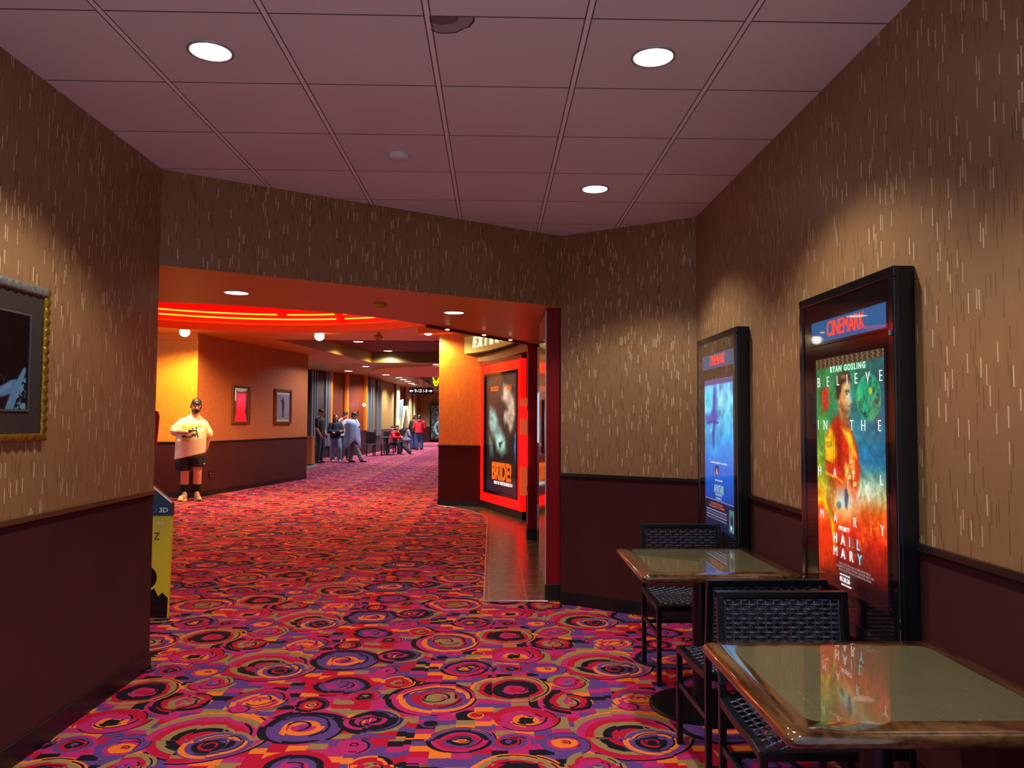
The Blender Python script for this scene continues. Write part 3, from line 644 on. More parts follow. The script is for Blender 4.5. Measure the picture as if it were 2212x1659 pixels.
def poster_space(u, v, w, h):
    v0 = v; v = v - .05*np.clip((.62-v)*4, 0, 1)
    c = grad(v, [(0, (40, 8, 14)), (.1, (120, 20, 10)), (.2, (190, 40, 12)), (.3, (210, 90, 14)), (.4, (170, 180, 110)), (.55, (20, 110, 150)), (.75, (20, 120, 120)), (1, (30, 110, 70))])
    left = np.clip(1-u*1.7, 0, 1); g2 = grad(v, [(0, (110, 24, 8)), (.2, (220, 50, 8)), (.33, (240, 190, 20)), (.5, (150, 170, 40)), (.75, (60, 130, 50)), (1, (40, 110, 60))]); c = c*(1-left[..., None])+g2*left[..., None]
    rightd = np.clip((u-.6)*2.2, 0, 1)*np.clip((v-.45)*3, 0, 1); c = over(c, rightd*.55, (10, 70, 130))
    n = fbm(u, v*1.6, 9, 3); c *= (.7+.6*n)[..., None]
    c = over(c, emask(u, v, .42, .36, .34, .14, 1)*.95, (236, 250, 225)); c = over(c, emask(u, v, .42, .37, .16, .08, .8), (160, 240, 250)); c = over(c, emask(u, v, .8, .4, .3, .1, 1)*.5*(.4+n), (200, 210, 230))
    c = over(c, pmask(u, v, [(0, .0), (.26, .05), (.3, .18), (.2, .3), (.0, .36)], .03)*.65, (224, 60, 6)); c = over(c, pmask(u, v, [(.0, .33), (.12, .33), (.26, .22), (.27, .1), (.22, .22), (.08, .31), (0, .3)], .02), (236, 214, 20))
    # planet
    c = over(c, emask(u, v, .79, .815, .17, .098, .06), (20, 150, 110)); pn = fbm(u+.3, v*1.6, 26, 9); c = over(c, emask(u, v, .79, .815, .155, .09, .12)*np.clip((pn-.48)*6, 0, 1), (12, 70, 70)); c = over(c, emask(u, v, .82, .84, .03, .017, .5), (190, 190, 40)); c = over(c, emask(u, v, .66, .82, .05, .06, 1)*.5, (120, 220, 120))
    # generic suited figure, three quarter view
    c = over(c, pmask(u, v, [(.17, .66), (.26, .72), (.34, .745), (.52, .70), (.62, .62), (.66, .5), (.62, .38), (.6, .3), (.5, .3), (.22, .3), (.2, .42), (.14, .5), (.13, .6)], .02)*np.clip((v-.31)*7, 0, 1), (206, 52, 8))
    c = over(c, pmask(u, v, [(.14, .65), (.22, .69), (.3, .66), (.33, .58), (.26, .52), (.14, .53)], .02), (232, 186, 16)); c = over(c, pmask(u, v, [(.4, .69), (.52, .68), (.58, .62), (.62, .56), (.55, .58), (.48, .64)], .015), (228, 196, 40))
    c = over(c, pmask(u, v, [(.5, .6), (.58, .6), (.6, .47), (.52, .45)], .015), (236, 150, 60)); c = over(c, pmask(u, v, [(.44, .52), (.5, .52), (.52, .36), (.46, .36)], .02)*np.clip((v-.35)*9, 0, 1), (236, 210, 110))
    c = over(c, pmask(u, v, [(.25, .7), (.36, .74), (.42, .66), (.4, .5), (.34, .5), (.3, .62)], .03)*.6, (120, 16, 6))
    c = over(c, pmask(u, v, [(.15, .46), (.3, .44), (.28, .3), (.2, .22), (.15, .3)], .03)*.55, (120, 90, 20))
    for k in range(4): c = over(c, pmask(u, v, [(.16, .6+.008*k), (.24, .603+.008*k), (.24, .606+.008*k), (.16, .603+.008*k)], .002)*.8, (40, 40, 70))
    c = over(c, pmask(u, v, [(.36, .77), (.37, .73), (.48, .69), (.52, .72), (.5, .77)], .02), (150, 96, 54))       # neck
    c = over(c, pmask(u, v, [(.34, .83), (.35, .78), (.42, .745), (.5, .745), (.53, .77), (.54, .79), (.56, .8), (.53, .83), (.54, .87), (.5, .9), (.38, .89)], .015), (206, 150, 90))
    c = over(c, pmask(u, v, [(.46, .86), (.53, .85), (.55, .8), (.53, .76), (.5, .76)], .03)*.7, (150, 200, 190)); c = over(c, pmask(u, v, [(.36, .79), (.43, .75), (.51, .748), (.53, .768), (.46, .775), (.4, .8)], .012)*.7, (90, 54, 30))
    c = over(c, pmask(u, v, [(.33, .82), (.32, .88), (.36, .92), (.45, .935), (.54, .92), (.56, .885), (.5, .89), (.42, .875), (.4, .83), (.36, .81)], .012), (60, 42, 26)); c = over(c, emask(u, v, .45, .91, .08, .015, 1)*.7, (200, 160, 70))
    c = over(c, pmask(u, v, [(.47, .842), (.53, .842), (.53, .848), (.47, .85)], .006), (40, 26, 20)); c = over(c, emask(u, v, .49, .833, .018, .005, .6), (30, 30, 40)); c = over(c, emask(u, v, .39, .825, .018, .018, .5), (170, 110, 66)); c = over(c, pmask(u, v, [(.49, .782), (.54, .785), (.53, .779)], .005), (110, 50, 40))
    # small far figures in the glow
    c = over(c, pmask(u, v, [(.44, .395), (.46, .405), (.48, .39), (.49, .35), (.47, .3), (.44, .3), (.43, .35)], .01)*.85, (40, 60, 90)); c = over(c, emask(u, v, .345, .31, .05, .022, .5)*.75, (24, 110, 150))
    c = over(c, pmask(u, v, [(.09, .86), (.2, .875), (.2, .78), (.1, .755)], .01)*.85, (206, 36, 20))
    for k in range(9): c = over(c, pmask(u, v, [(.2+.045*k, .3), (.215+.045*k, .3), (.25+.03*k, .66), (.24+.03*k, .66)], .008)*.3*np.clip((v-.33)*6, 0, 1)*np.clip((.62-u)*9, 0, 1), (90, 14, 6))
    for (x, y) in ((.5, .55), (.53, .5), (.55, .44), (.47, .47)): c = over(c, pmask(u, v, [(x, y), (x+.07, y+.004), (x+.07, y-.026), (x, y-.03)], .003)*.8, (120, 60, 40)); c = over(c, pmask(u, v, [(x+.008, y-.002), (x+.062, y+.001), (x+.062, y-.022), (x+.008, y-.026)], .003)*.9, (230, 190, 110))
    c = over(c, pmask(u, v, [(.13, .535), (.27, .515), (.27, .505), (.13, .522)], .003)*.8, (120, 70, 10)); c = over(c, pmask(u, v, [(.14, .47), (.32, .45), (.42, .43), (.42, .42), (.32, .44), (.14, .455)], .004)*.7, (240, 200, 40))
    g3 = fbm(u*3, v*4, 13, 77); c *= (.72+.5*g3)[..., None]; c = c**1.12*.98
    sm_ = np.clip(1-np.abs(v-.2-.05*np.sin(u*9))*18, 0, 1)*np.clip((g3-.4)*3, 0, 1); c = over(c, sm_*.35, (250, 190, 60)); v = v0
    c = over(c, pmask(u, v, [(0, .955), (1, .968), (1, 1), (0, 1)], .004), (52, 40, 30)); mm = pmask(u, v, [(0, .955), (1, .968), (1, 1), (0, 1)], .004)*np.clip((np.sin(u*90+np.sin(v*400))-.6)*3, 0, 1); c = over(c, mm*.7, (150, 130, 80))
    return c
def poster_blue(u, v, w, h):
    c = grad(v, [(0, (10, 26, 60)), (.17, (16, 34, 78)), (.2, (14, 60, 150)), (.4, (12, 90, 190)), (.6, (20, 140, 210)), (.8, (60, 170, 200)), (1, (60, 130, 190))]); n = fbm(u*1.2, v*2, 7, 21)
    m = np.clip((v-.45)*3, 0, 1); c *= (1-m*(.5-n)*1.3)[..., None]
    for (x, y, rx, ry, col) in ((.62, .86, .16, .1, (150, 210, 220)), (.85, .84, .12, .1, (140, 205, 225)), (.2, .88, .2, .08, (30, 190, 200)), (.55, .72, .1, .06, (110, 190, 220)), (.85, .7, .1, .05, (90, 170, 210)), (.35, .52, .2, .06, (40, 160, 210))): c = over(c, emask(u, v, x, y, rx, ry, 1)*.75*(.5+n), col)
    for x in np.linspace(.05, .95, 9): c = over(c, pmask(u, v, [(x, .97), (x+.03, .97), (x+.01, .6)], .03)*.3, (190, 230, 240))
    c = over(c, pmask(u, v, [(.34, .95), (.44, .96), (.42, .8), (.47, .74), (.4, .68), (.35, .55), (.31, .6), (.3, .7), (.22, .75), (.3, .82)], .03)*.85, (44, 50, 150)); c = over(c, pmask(u, v, [(.02, .76), (.3, .78), (.24, .7), (.06, .71)], .03)*.7, (60, 40, 150)); c = over(c, pmask(u, v, [(.4, .76), (.62, .78), (.5, .72)], .02)*.6, (40, 60, 160))
    c = over(c, pmask(u, v, [(.08, .7), (.3, .71), (.5, .7), (.52, .712), (.3, .725), (.08, .712)], .008), (24, 30, 110)); c = over(c, emask(u, v, .26, .655, .05, .016, .5)*.8, (190, 230, 240)); c = over(c, pmask(u, v, [(.26, .66), (.34, .66), (.33, .55), (.3, .52)], .02)*.8, (16, 40, 120))
    c = over(c, pmask(u, v, [(.36, .42), (.5, .42), (.5, .385), (.43, .345), (.36, .385)], .006), (10, 20, 60)); c = over(c, pmask(u, v, [(.43, .41), (.47, .37), (.44, .36), (.4, .37)], .006), (210, 200, 190)); c = over(c, pmask(u, v, [(.42, .385), (.44, .385), (.44, .365), (.42, .365)], .006), (190, 40, 30))
    c = over(c, pmask(u, v, [(0, .187), (1, .187), (1, .19), (0, .19)], .002), (190, 210, 230)); c = over(c, pmask(u, v, [(0, 0), (1, 0), (1, .185), (0, .185)], .004)*.8, (14, 22, 50))
    for k in range(4): c = over(c, pmask(u, v, [(.04, .118-.018*k), (.76, .118-.018*k), (.76, .123-.018*k), (.04, .123-.018*k)], .002)*.8, (170, 180, 200))
    c = over(c, pmask(u, v, [(.84, .02), (1, .02), (1, .16), (.84, .16)], .004), (60, 110, 120)); c = over(c, emask(u, v, .92, .09, .06, .05, .6), (20, 30, 34)); c = over(c, emask(u, v, .9, .05, .04, .02, .6), (190, 190, 160))
    c = over(c, pmask(u, v, [(0, .965), (1, .965), (1, 1), (0, 1)], .004), (70, 60, 110)); return c
def lit_space(t, x, y0, y1, z0, z1):
    w, h = y1-y0, z1-z0; painted('poster_print', 'art_lit', basis((x, y1, z0), (0, -1, 0), (0, 0, 1)), w, h, 150, 260, poster_space, t)
    def tx(s, u, v, size, sx=1, mt='txtwhite', fat=0, sp=1):
        return text(s, 'poster_lettering', mt, basis((x-.0012, y1-u*w, z0+v*h), (0, -1, 0), (0, 0, 1)), size, t, sx, fat=fat, spacing=sp, ext=.0003)
    tx('RYAN GOSLING', .5, .945, .034, 1, fat=.0015, sp=1.35, mt='txtgreenw')
    def row(s, us, v, size): 
        for ch, u in zip(s, us): tx(ch, u, v, size, .9, fat=-.0006)
    row('BELIEVE', (.045, .2, .36, .5, .63, .79, .955), .893, .062); row('INTHE', (.03, .15, .56, .72, .93), .70, .062); row('HAIL', (.04, .29, .57, .94), .492, .056); row('MARY', (.07, .29, .58, .94), .30, .056)
    tx('PROJECT', .42, .262, .022, 1, fat=.0008, sp=1.1); 
    for ch, u in zip('HAIL', (.28, .4, .5, .62)): tx(ch, u, .212, .056, 1.0, 'txtcyan' if ch in 'IL' else 'txtwhite', fat=.001)
    for ch, u in zip('MARY', (.28, .4, .52, .64)): tx(ch, u, .155, .056, 1.0, 'txtcyan' if ch == 'Y' else 'txtwhite', fat=0 if ch == 'M' else .001)
    for i, s in enumerate(('DIRECTED BY PHIL LORD & CHRISTOPHER MILLER', 'SCREENPLAY BY DREW GODDARD  NOVEL BY ANDY WEIR', 'PRODUCED BY PHIL LORD & CHRISTOPHER MILLER')): tx(s, .56, .112-.013*i, .0125, .95, 'txtplain')
    tx('ONLY IN THEATRES', .42, .067, .01, 1); tx('FILMED FOR IMAX', .44, .026, .011, 1); tx('03.20.26', .42, .047, .026, 1, fat=.0006); None
def lit_blue(t, x, y0, y1, z0, z1):
    w, h = y1-y0, z1-z0; painted('poster_print', 'art_bright', basis((x, y1, z0), (0, -1, 0), (0, 0, 1)), w, h, 110, 200, poster_blue, t)
    def tx(s, u, v, size, sx=1, mt='txtwhite', fat=0): return text(s, 'poster_lettering', mt, basis((x-.0012, y1-u*w, z0+v*h), (0, -1, 0), (0, 0, 1)), size, t, sx, fat=fat, ext=.0003)
    tx('GET A LIMITED EDITION PRINT WITH TICKET PURCHASE', .5, .44, .014, 1); tx('AND HELP STRENGTHEN', .5, .325, .014, 1)
    tx('AVATAR', .5, .265, .075, .72, 'txtgreenw', .001); tx('FIRE AND ASH', .5, .23, .02, 1.1, 'txtgreenw'); tx('DECEMBER 19', .5, .205, .02, 1, 'txtgreenw')
    tx('HELP TRANSFORM THE LIVES', .42, .165, .02, 1, 'txtorange'); tx('OF CHILDREN IN YOUR COMMUNITY', .42, .145, .02, 1, 'txtorange')
lightbox('nearer backlit poster case with a green, blue and fiery orange space poster', 2.695, 3.545, lit_space)
lightbox('farther backlit poster case with a bright blue underwater poster', 4.475, 5.35, lit_blue)

# ================================================================ framed picture on the left wall
t = thing('framed_picture', 'large ornate gold and silver framed picture with dark mat on the left wall', 'framed picture', (-2.03, 3.15, 1.37))
def FP(n, mb, mt, **k): mb.bm.transform(Matrix.Translation((2.03, -3.15, -1.37))); return mk(n, mb, mt, t, **k)
py0, py1, pz0, pz1 = 2.70, 3.52, 1.372, 2.055
def molding(a, b, nrm, inw, wid):
    """carved moulding strip between a and b, with scallops along its length"""
    a, b, inw, nrm = Vector(a), Vector(b), Vector(inw), Vector(nrm); n = 90; R = []
    for i in range(n+1):
        p = a+(b-a)*i/n; s = 1+.16*math.sin(i*1.1)+.06*math.sin(i*2.7); ins = wid*max(0, 0)
        R.append([p, p+nrm*.012*s, p+inw*wid*.25+nrm*.026*s, p+inw*wid*.55+nrm*.02, p+inw*wid*.8+nrm*.024*s, p+inw*wid+nrm*.01, p+inw*wid])
    return MB().rings(R)
X0 = -2.028; mw = .03
FP('frame_top', molding((X0, py0, pz1), (X0, py1, pz1), (1, 0, 0), (0, 0, -1), .042), 'silverframe', smooth=True)
FP('frame_bottom', molding((X0, py0, pz0), (X0, py1, pz0), (1, 0, 0), (0, 0, 1), .034), 'gold', smooth=True)
FP('frame_side', molding((X0, py1, pz0), (X0, py1, pz1), (1, 0, 0), (0, -1, 0), mw), 'gold', smooth=True)
FP('frame_side', molding((X0, py0, pz0), (X0, py0, pz1), (1, 0, 0), (0, 1, 0), mw), 'gold', smooth=True)
FP('picture_mat', MB().box(X0, X0+.006, py0+.02, py1-.02, pz0+.02, pz1-.02), 'mat')
iy0, iy1, iz0, iz1 = 2.84, 3.392, 1.508, 1.914
f = MB()
for b in ((iy0-.008, iy1+.008, iz1, iz1+.008), (iy0-.008, iy1+.008, iz0-.008, iz0), (iy0-.008, iy0, iz0, iz1), (iy1, iy1+.008, iz0, iz1)): f.box(X0+.006, X0+.012, *b)
FP('inner_fillet', f, 'grey')
def art_blue(u, v, w, h):
    c = np.zeros(u.shape+(3,))+np.array([.035, .03, .05]); n = fbm(u*1.3, v, 22, 5)
    c = over(c, emask(u, v, .44, .62, .17, .36, .1), (70, 130, 200)); c = over(c, emask(u, v, .5, .66, .09, .2, 1)*.7, (150, 205, 240)); c = over(c, emask(u, v, .57, .68, .02, .03, .4), (20, 30, 40)); c = over(c, pmask(u, v, [(.2, .7), (.3, 1), (.58, .98), (.6, .82), (.46, .9), (.36, .8), (.3, .4), (.2, .3)], .02), (16, 14, 26))
    c = over(c, pmask(u, v, [(.5, .42), (.57, .5), (.6, .38), (.585, .2), (.52, .2)], .015)*.9, (74, 18, 40))
    c = over(c, pmask(u, v, [(.45, .1), (.57, .19), (.7, .25), (.78, .3), (.86, .32), (.84, .17), (.76, .15), (.67, .12), (.62, .0), (.5, .0)], .008), (104, 164, 214)); c = over(c, pmask(u, v, [(.5, .12), (.66, .2), (.78, .27), (.8, .24), (.66, .15)], .02)*.6, (160, 205, 240))
    c = over(c, pmask(u, v, [(.725, 0), (.8, .2), (.94, .44), (.965, .45), (.975, .4), (.9, .2), (.83, 0)], .006), (112, 176, 224)); c = over(c, pmask(u, v, [(.9, .22), (.975, .38), (.985, 0), (.84, 0)], .006), (22, 30, 50)); c = over(c, np.clip((n-.5)*12, 0, 1)*pmask(u, v, [(.88, .22), (.975, .38), (.985, 0), (.82, 0)], .01), (140, 190, 226))
    for (x0, y0, x1, y1) in ((.62, .38, .64, .22), (.66, .36, .7, .3), (.72, .34, .7, .28), (.585, .42, .59, .26)): c = over(c, pmask(u, v, [(x0, y0), (x0+.006, y0), (x1+.006, y1), (x1, y1)], .004)*.7, (170, 180, 210))
    c = over(c, emask(u, v, .66, .07, .03, .07, .5), (8, 8, 14)); return c
bpy.context.view_layer.update()
painted('picture_print', 'art', basis((X0+.0075, iy0, iz0), (0, 1, 0), (0, 0, 1)), iy1-iy0, iz1-iz0, 260, 200, art_blue, t)
FP('glazing', (lambda m: (m.face([(X0+.014, py0+.03, pz0+.03), (X0+.014, py1-.03, pz0+.03), (X0+.014, py1-.03, pz1-.04), (X0+.014, py0+.03, pz1-.04)]), m)[1])(MB()), 'pane')

# two framed pictures on the rust wall of the lobby
dW = (Vector((*E0, 0))-Vector((*C0, 0))).normalized(); nW = Vector((dW.y, -dW.x, 0))
for (pa, pb, lb, kind) in ((499, 537, 'brown framed picture with painted pink and red sheen on the lobby wall', 0), (591, 627, 'brown framed picture of a thin dark figure on pale ground, lobby wall', 1)):
    a = Vector((*pxl(pa, C0, E0), 0)); b = Vector((*pxl(pb, C0, E0), 0)); w = (b-a).length; zc = CH+.305; hh = .80
    t = thing('framed_picture', lb, 'framed picture', a+Vector((0, 0, zc-hh/2)), math.atan2(dW.y, dW.x), 'brown framed pictures on the rust lobby wall')
    bpy.context.view_layer.update()
    f = MB(); e = .07
    for q in ((0, w, hh-e*.8, hh), (0, w, 0, e*.8), (0, e, e*.8, hh-e*.8), (w-e, w, e*.8, hh-e*.8)): f.box(q[0], q[1], -.045, -.002, q[2], q[3])
    mk('frame', f, 'woodframe', t, .008)
    mk('picture_mat', MB().box(e*.9, w-e*.9, -.012, -.004, e*.7, hh-e*.7), 'blackgloss' if kind == 0 else 'white', t)
    if kind == 0:
        def fnp(u, v, w_, h_):  # pink and red sheen painted into the print, which also glows
            c = np.zeros(u.shape+(3,))+np.array([.2, .14, .14]); c = over(c, pmask(u, v, [(.1, 0), (.2, .35), (.2, .84), (.85, .84), (.8, .3), (.95, 0)], .03), (236, 20, 40)); c = over(c, pmask(u, v, [(.2, .84), (.22, .5), (.8, .5), (.86, .84)], .2)*.6, (240, 90, 140)); c = over(c, pmask(u, v, [(0, .6), (.16, .62), (.16, .95), (0, .93)], .03), (190, 225, 225)); return over(c, emask(u, v, .5, 1.02, .5, .14, .1), (150, 140, 136))
        painted('picture_print', 'art_dim', t.matrix_world @ basis((e*.9, -.014, e*.7), (1, 0, 0), (0, 0, 1)), w-2*e*.9, hh-2*e*.7, 40, 60, fnp, t)
    else:
        def fns(u, v, w_, h_):
            c = np.zeros(u.shape+(3,))+np.array([.66, .64, .72]); c = over(c, pmask(u, v, [(.5, .9), (.52, .8), (.6, .74), (.58, .5), (.56, .2), (.6, .1), (.48, .1), (.46, .45), (.42, .7), (.3, .78), (.44, .76), (.47, .82)], .02), (26, 24, 34)); return over(c, emask(u, v, .5, .86, .05, .035, .3), (26, 24, 34))
        painted('picture_print', 'art', t.matrix_world @ basis((e*1.3, -.014, e*1.4), (1, 0, 0), (0, 0, 1)), w-2*e*1.3, hh-e*3.2, 40, 60, fns, t)
    mk('glazing', (lambda m: (m.face([(e*.9, -.02, e*.7), (w-e*.9, -.02, e*.7), (w-e*.9, -.02, hh-e*.7), (e*.9, -.02, hh-e*.7)]), m)[1])(MB()), 'pane', t)
# dark outlet on the same wall
ow = Vector((*pxl(456, C0, E0), 0)); t = thing('wall_outlet', 'small dark electrical outlet on the maroon wainscot right of the man', 'outlet', ow+Vector((0, 0, .40)), math.atan2(dW.y, dW.x))
mk('cover_plate', MB().box(-.04, .04, -.01, 0, -.06, .06), 'black', t, .003); mk('socket', MB().box(-.018, .018, -.014, -.009, .012, .04).box(-.018, .018, -.014, -.009, -.04, -.012), 'grey', t)
# rounded dark panel at the far left of the yellow wall
p_ = aty(337, 930, 12.9); t = thing('rounded_sign_board', 'dark rounded board edge showing beside the left wall corner at head height', 'sign board', (p_.x-.02, 12.9, 0))
mk('board', MB().prism3([(-.6, 0, .95), (.02, 0, 1.02), (.045, 0, 1.3), (.06, 0, 1.52), (.04, 0, 1.6), (-.02, 0, 1.63), (-.6, 0, 1.63)], (0, .05, 0)), 'maroonflat', t, .01); mk('stand_post', MB().box(-.4, -.34, .0, .05, 0, .95), 'black', t)

# ================================================================ red framed poster case, curved EXTREME sign
a, b = Vector((*K2, 0)), Vector((*K3, 0)); dL = (b-a).normalized(); LL = (b-a).length; ang = math.atan2(dL.y, dL.x)
t = thing('poster_light_box', 'tall red backlit poster case with a dark film poster beside the auditorium entry', 'light box', a, ang)
bpy.context.view_layer.update()
z0, z1 = .13, 2.40
f = MB(); iw0, iw1, iz0, iz1 = .17, LL-.16, .28, 2.25
for q in ((0, LL, iz1, z1), (0, LL, z0, iz0), (0, iw0, iz0, iz1), (iw1, LL, iz0, iz1)): f.box(q[0], q[1], -.06, 0, q[2], q[3])
mk('red_surround', f, 'redpanel', t)
f = MB(); e = .05
for q in ((iw0, iw1, iz1-e, iz1), (iw0, iw1, iz0, iz0+e), (iw0, iw0+e, iz0+e, iz1-e), (iw1-e, iw1, iz0+e, iz1-e)): f.box(q[0], q[1], -.075, -.01, q[2], q[3])
mk('door_frame', f, 'blackgloss', t, .005); mk('backing_panel', MB().box(iw0+e, iw1-e, -.03, -.01, iz0+e, iz1-e), 'blackgloss', t); mk('side_lip', MB().box(LL, LL+.015, -.09, .0, z0, z1), 'redpanel', t)
mk('top_trim', MB().box(-.02, LL+.02, -.08, 0, z1, z1+.06), 'maroonflat', t)
def poster_dark(u, v, w, h):
    c = grad(v, [(0, (26, 20, 34)), (.12, (16, 14, 20)), (.5, (30, 26, 26)), (.8, (52, 44, 38)), (1, (60, 52, 44))]); n = fbm(u, v*2, 8, 31)
    c = over(c, pmask(u, v, [(.55, .92), (.68, .9), (.86, .8), (.9, .66), (.84, .55), (.76, .52), (.7, .57), (.66, .6), (.6, .58), (.56, .62), (.58, .68), (.7, .7), (.62, .74), (.5, .8)], .03), (176, 164, 146)); c = over(c, pmask(u, v, [(.5, .9), (.46, .8), (.54, .78), (.58, .9)], .03)*.7, (90, 70, 50))
    c = over(c, pmask(u, v, [(.12, .72), (.3, .68), (.42, .56), (.6, .46), (.64, .36), (.5, .32), (.36, .36), (.28, .46), (.14, .5), (.08, .6)], .04), (120, 176, 170)); c = over(c, emask(u, v, .48, .42, .14, .07, .6), (170, 226, 214)); c = over(c, pmask(u, v, [(.06, .5), (.2, .44), (.24, .3), (.12, .3)], .03), (60, 96, 90))
    c = over(c, pmask(u, v, [(.4, .42), (.54, .43), (.6, .45), (.5, .41), (.44, .37), (.42, .4)], .01), (20, 16, 20)); c = over(c, pmask(u, v, [(.9, .5), (1, .56), (1, .26), (.92, .26), (.88, .38)], .02), (40, 120, 180)); c *= (.55+.75*n)[..., None]
    return over(c, pmask(u, v, [(0, 0), (1, 0), (1, .1), (0, .1)], .02)*.6, (44, 20, 44))
pw, ph = iw1-iw0-2*e, iz1-iz0-2*e; mx = t.matrix_world
painted('poster_print', 'art_lit', mx @ basis((iw0+e, -.034, iz0+e), (1, 0, 0), (0, 0, 1)), pw, ph, 100, 160, poster_dark, t)
def tb_(s, u, v, size, mt, sx=1, fat=0): return text(s, 'poster_lettering', mt, mx @ basis((iw0+e+u*pw, -.0355, iz0+e+v*ph), (1, 0, 0), (0, 0, 1)), size, t, sx, fat=fat, ext=.0003)
tb_('BUCKLEY', .27, .885, .1, 'txtorange', .85, .004); tb_('BALE', .72, .885, .1, 'txtorange', .95, .004); tb_('HERE COMES THE MOTHER-', .48, .235, .075, 'txtorange', .8, .003)
tb_('BRIDE!', .5, .165, .36, 'txtorange', .82, .014); tb_('ONLY IN THEATERS MARCH 6', .55, .075, .07, 'txtwhite', .85, .003)
mk('glazing', (lambda m: (m.face([(iw0+e, -.06, iz0+e), (iw1-e, -.06, iz0+e), (iw1-e, -.06, iz1-e), (iw0+e, -.06, iz1-e)]), m)[1])(MB()), 'pane', t)
# curved sign: smooth plan curve through three points
def bez(p0, p1, p2, s):
    c = (Vector(p1)*2 - Vector(p0)*.5 - Vector(p2)*.5); return Vector(p0)*(1-s)**2 + c*2*s*(1-s) + Vector(p2)*s*s
P0, P1, P2 = (-.62, 13.37), (-.10, 12.62), (.36, 10.95)
sg = thing('curved_sign', 'curved pale olive sign with white neon outlined letters EXTREME above the red poster case', 'sign', (0, 0, 0))
def curved(off0, off1, za, zb, n=24):
    R = []
    for i in range(n+1):
        p = bez(P0, P1, P2, i/n); q = bez(P0, P1, P2, min(1, i/n+.01)); 
        if i == n: q = p; p0_ = bez(P0, P1, P2, .99); d = (p-p0_).normalized()
        else: d = (q-p).normalized()
        nn = Vector((-d.y, d.x))*-1; nn = Vector((d.y, -d.x)); a_, b_ = p+nn*off0, p+nn*off1
        R.append([(a_.x, a_.y, za), (b_.x, b_.y, za), (b_.x, b_.y, zb), (a_.x, a_.y, zb)])
    return MB().rings(R)
auto(mk('sign_face', curved(.0, -.1, 2.62, 2.91), 'signolive', sg)); auto(mk('lower_fascia', curved(-.12, -.2, 2.47, 2.6), 'olivepaint', sg)); mk('underside_panel', curved(-.02, -.5, 2.6, 2.62), 'dark', sg)
for i, ch in enumerate('EXTREME'):
    s = .285+.095*i; p = bez(P0, P1, P2, s); q = bez(P0, P1, P2, s+.02); d = (q-p).normalized(); nn = Vector((d.y, -d.x))
    text(ch, 'sign_letter', 'neonwhite', basis((p.x+nn.x*.02, p.y+nn.y*.02, 2.785), (d.x, d.y, 0), (0, 0, 1)), .245, sg, .9 if ch != 'M' else .8, fat=.0, shear=.15, outline=.0085)
# translucent orange blade sign on the far pier
t = thing('blade_sign', 'slim translucent orange and red acrylic blade beside the far entrance pier', 'sign', (.375, 9.55, 0))
for a_, b_, mt in ((.55, .9, 'orangeacrylic'), (.9, 1.3, 'redpanel'), (1.3, 1.5, 'orangeacrylic'), (1.5, 1.65, 'redpanel'), (1.65, 1.75, 'orangeacrylic')): mk('acrylic_panel', MB().box(-.045, .045, -.012, .012, a_, b_-.004), mt, t, .003)
mk('bracket', MB().box(.04, .06, -.015, .015, .6, .66).box(.04, .06, -.015, .015, 1.6, 1.66), 'grey', t)
# black plaque on the near pier's glossy face
t = thing('door_plaque', 'narrow black plaque with a small pictogram on the glossy red pier face', 'sign', (.424, 6.83, 1.42)); bpy.context.view_layer.update()
mk('plate', MB().box(-.008, .0, -.16, .16, -.235, .235), 'black', t, .003)
mm = t.matrix_world @ basis((-.0085, 0, 0), (0, -1, 0), (0, 0, 1))
mk('pictogram', MB().box(-.011, -.0085, -.05, .03, -.02, -.005).box(-.011, -.0085, .0, .03, -.09, -.02).box(-.011, -.0085, -.02, .0, .0, .09).box(-.011, -.0085, .02, .06, .05, .065), 'txtplain', t)
text('1', 'plaque_number', 'txtplain', t.matrix_world @ basis((-.009, 0, .15), (0, -1, 0), (0, 0, 1)), .07, t); text('ENTRANCE', 'plaque_word', 'txtplain', t.matrix_world @ basis((-.009, 0, -.16), (0, -1, 0), (0, 0, 1)), .04, t)

# ================================================================ cardboard glasses stand behind the left wall end
t = thing('cardboard_stand', 'yellow and dark teal 3D glasses card stand half hidden behind the left wall', 'display stand', (-2.8, 5.83, 0)); bpy.context.view_layer.update()
mk('yellow_panel', MB().prism3([(0, 0, .0), (.40, 0, 0), (.415, 0, .755), (0, 0, .755)], (0, .035, 0)), 'yellow', t, .002)
mk('header_panel', MB().prism3([(0, -.012, .755), (.42, -.012, .755), (.418, -.012, .85), (.27, -.012, .975), (.0, -.012, 1.15)], (0, .05, 0)), 'tealcard', t, .002)
mk('header_edge', MB().tube([(.418, -.014, .85), (.27, -.014, .975), (0, -.014, 1.15)], .005, 6), 'txtplain', t)
tm = lambda x, z: t.matrix_world @ basis((x, -.0135, z), (1, 0, 0), (0, 0, 1))
text('3D', 'lettering', 'txtplain', tm(.36, .795), .048, t, 1.1, fat=.001); text('REAL D', 'lettering', 'txtblue', tm(.225, .795), .048, t, 1.1, fat=.001); text('3D', 'lettering', 'txtplain', t.matrix_world @ basis((.335, -.0015, .70), (1, 0, 0), (0, 0, 1)), .034, t, 1.2); text('Z', 'lettering', 'txtblack', t.matrix_world @ basis((.31, -.0015, .60), (1, 0, 0), (0, 0, 1)), .075, t, .9)
mk('dark_figure_print', MB().ell((.24, -.002, .30), (.078, .002, .085), n=24).prism3([(0, -.003, .005), (.398, -.003, .005), (.402, -.003, .15), (.36, -.003, .19), (.33, -.003, .16), (.3, -.003, .22), (.26, -.003, .2), (.2, -.003, .24), (0, -.003, .2)], (0, .003, 0)), 'blackgloss', t)

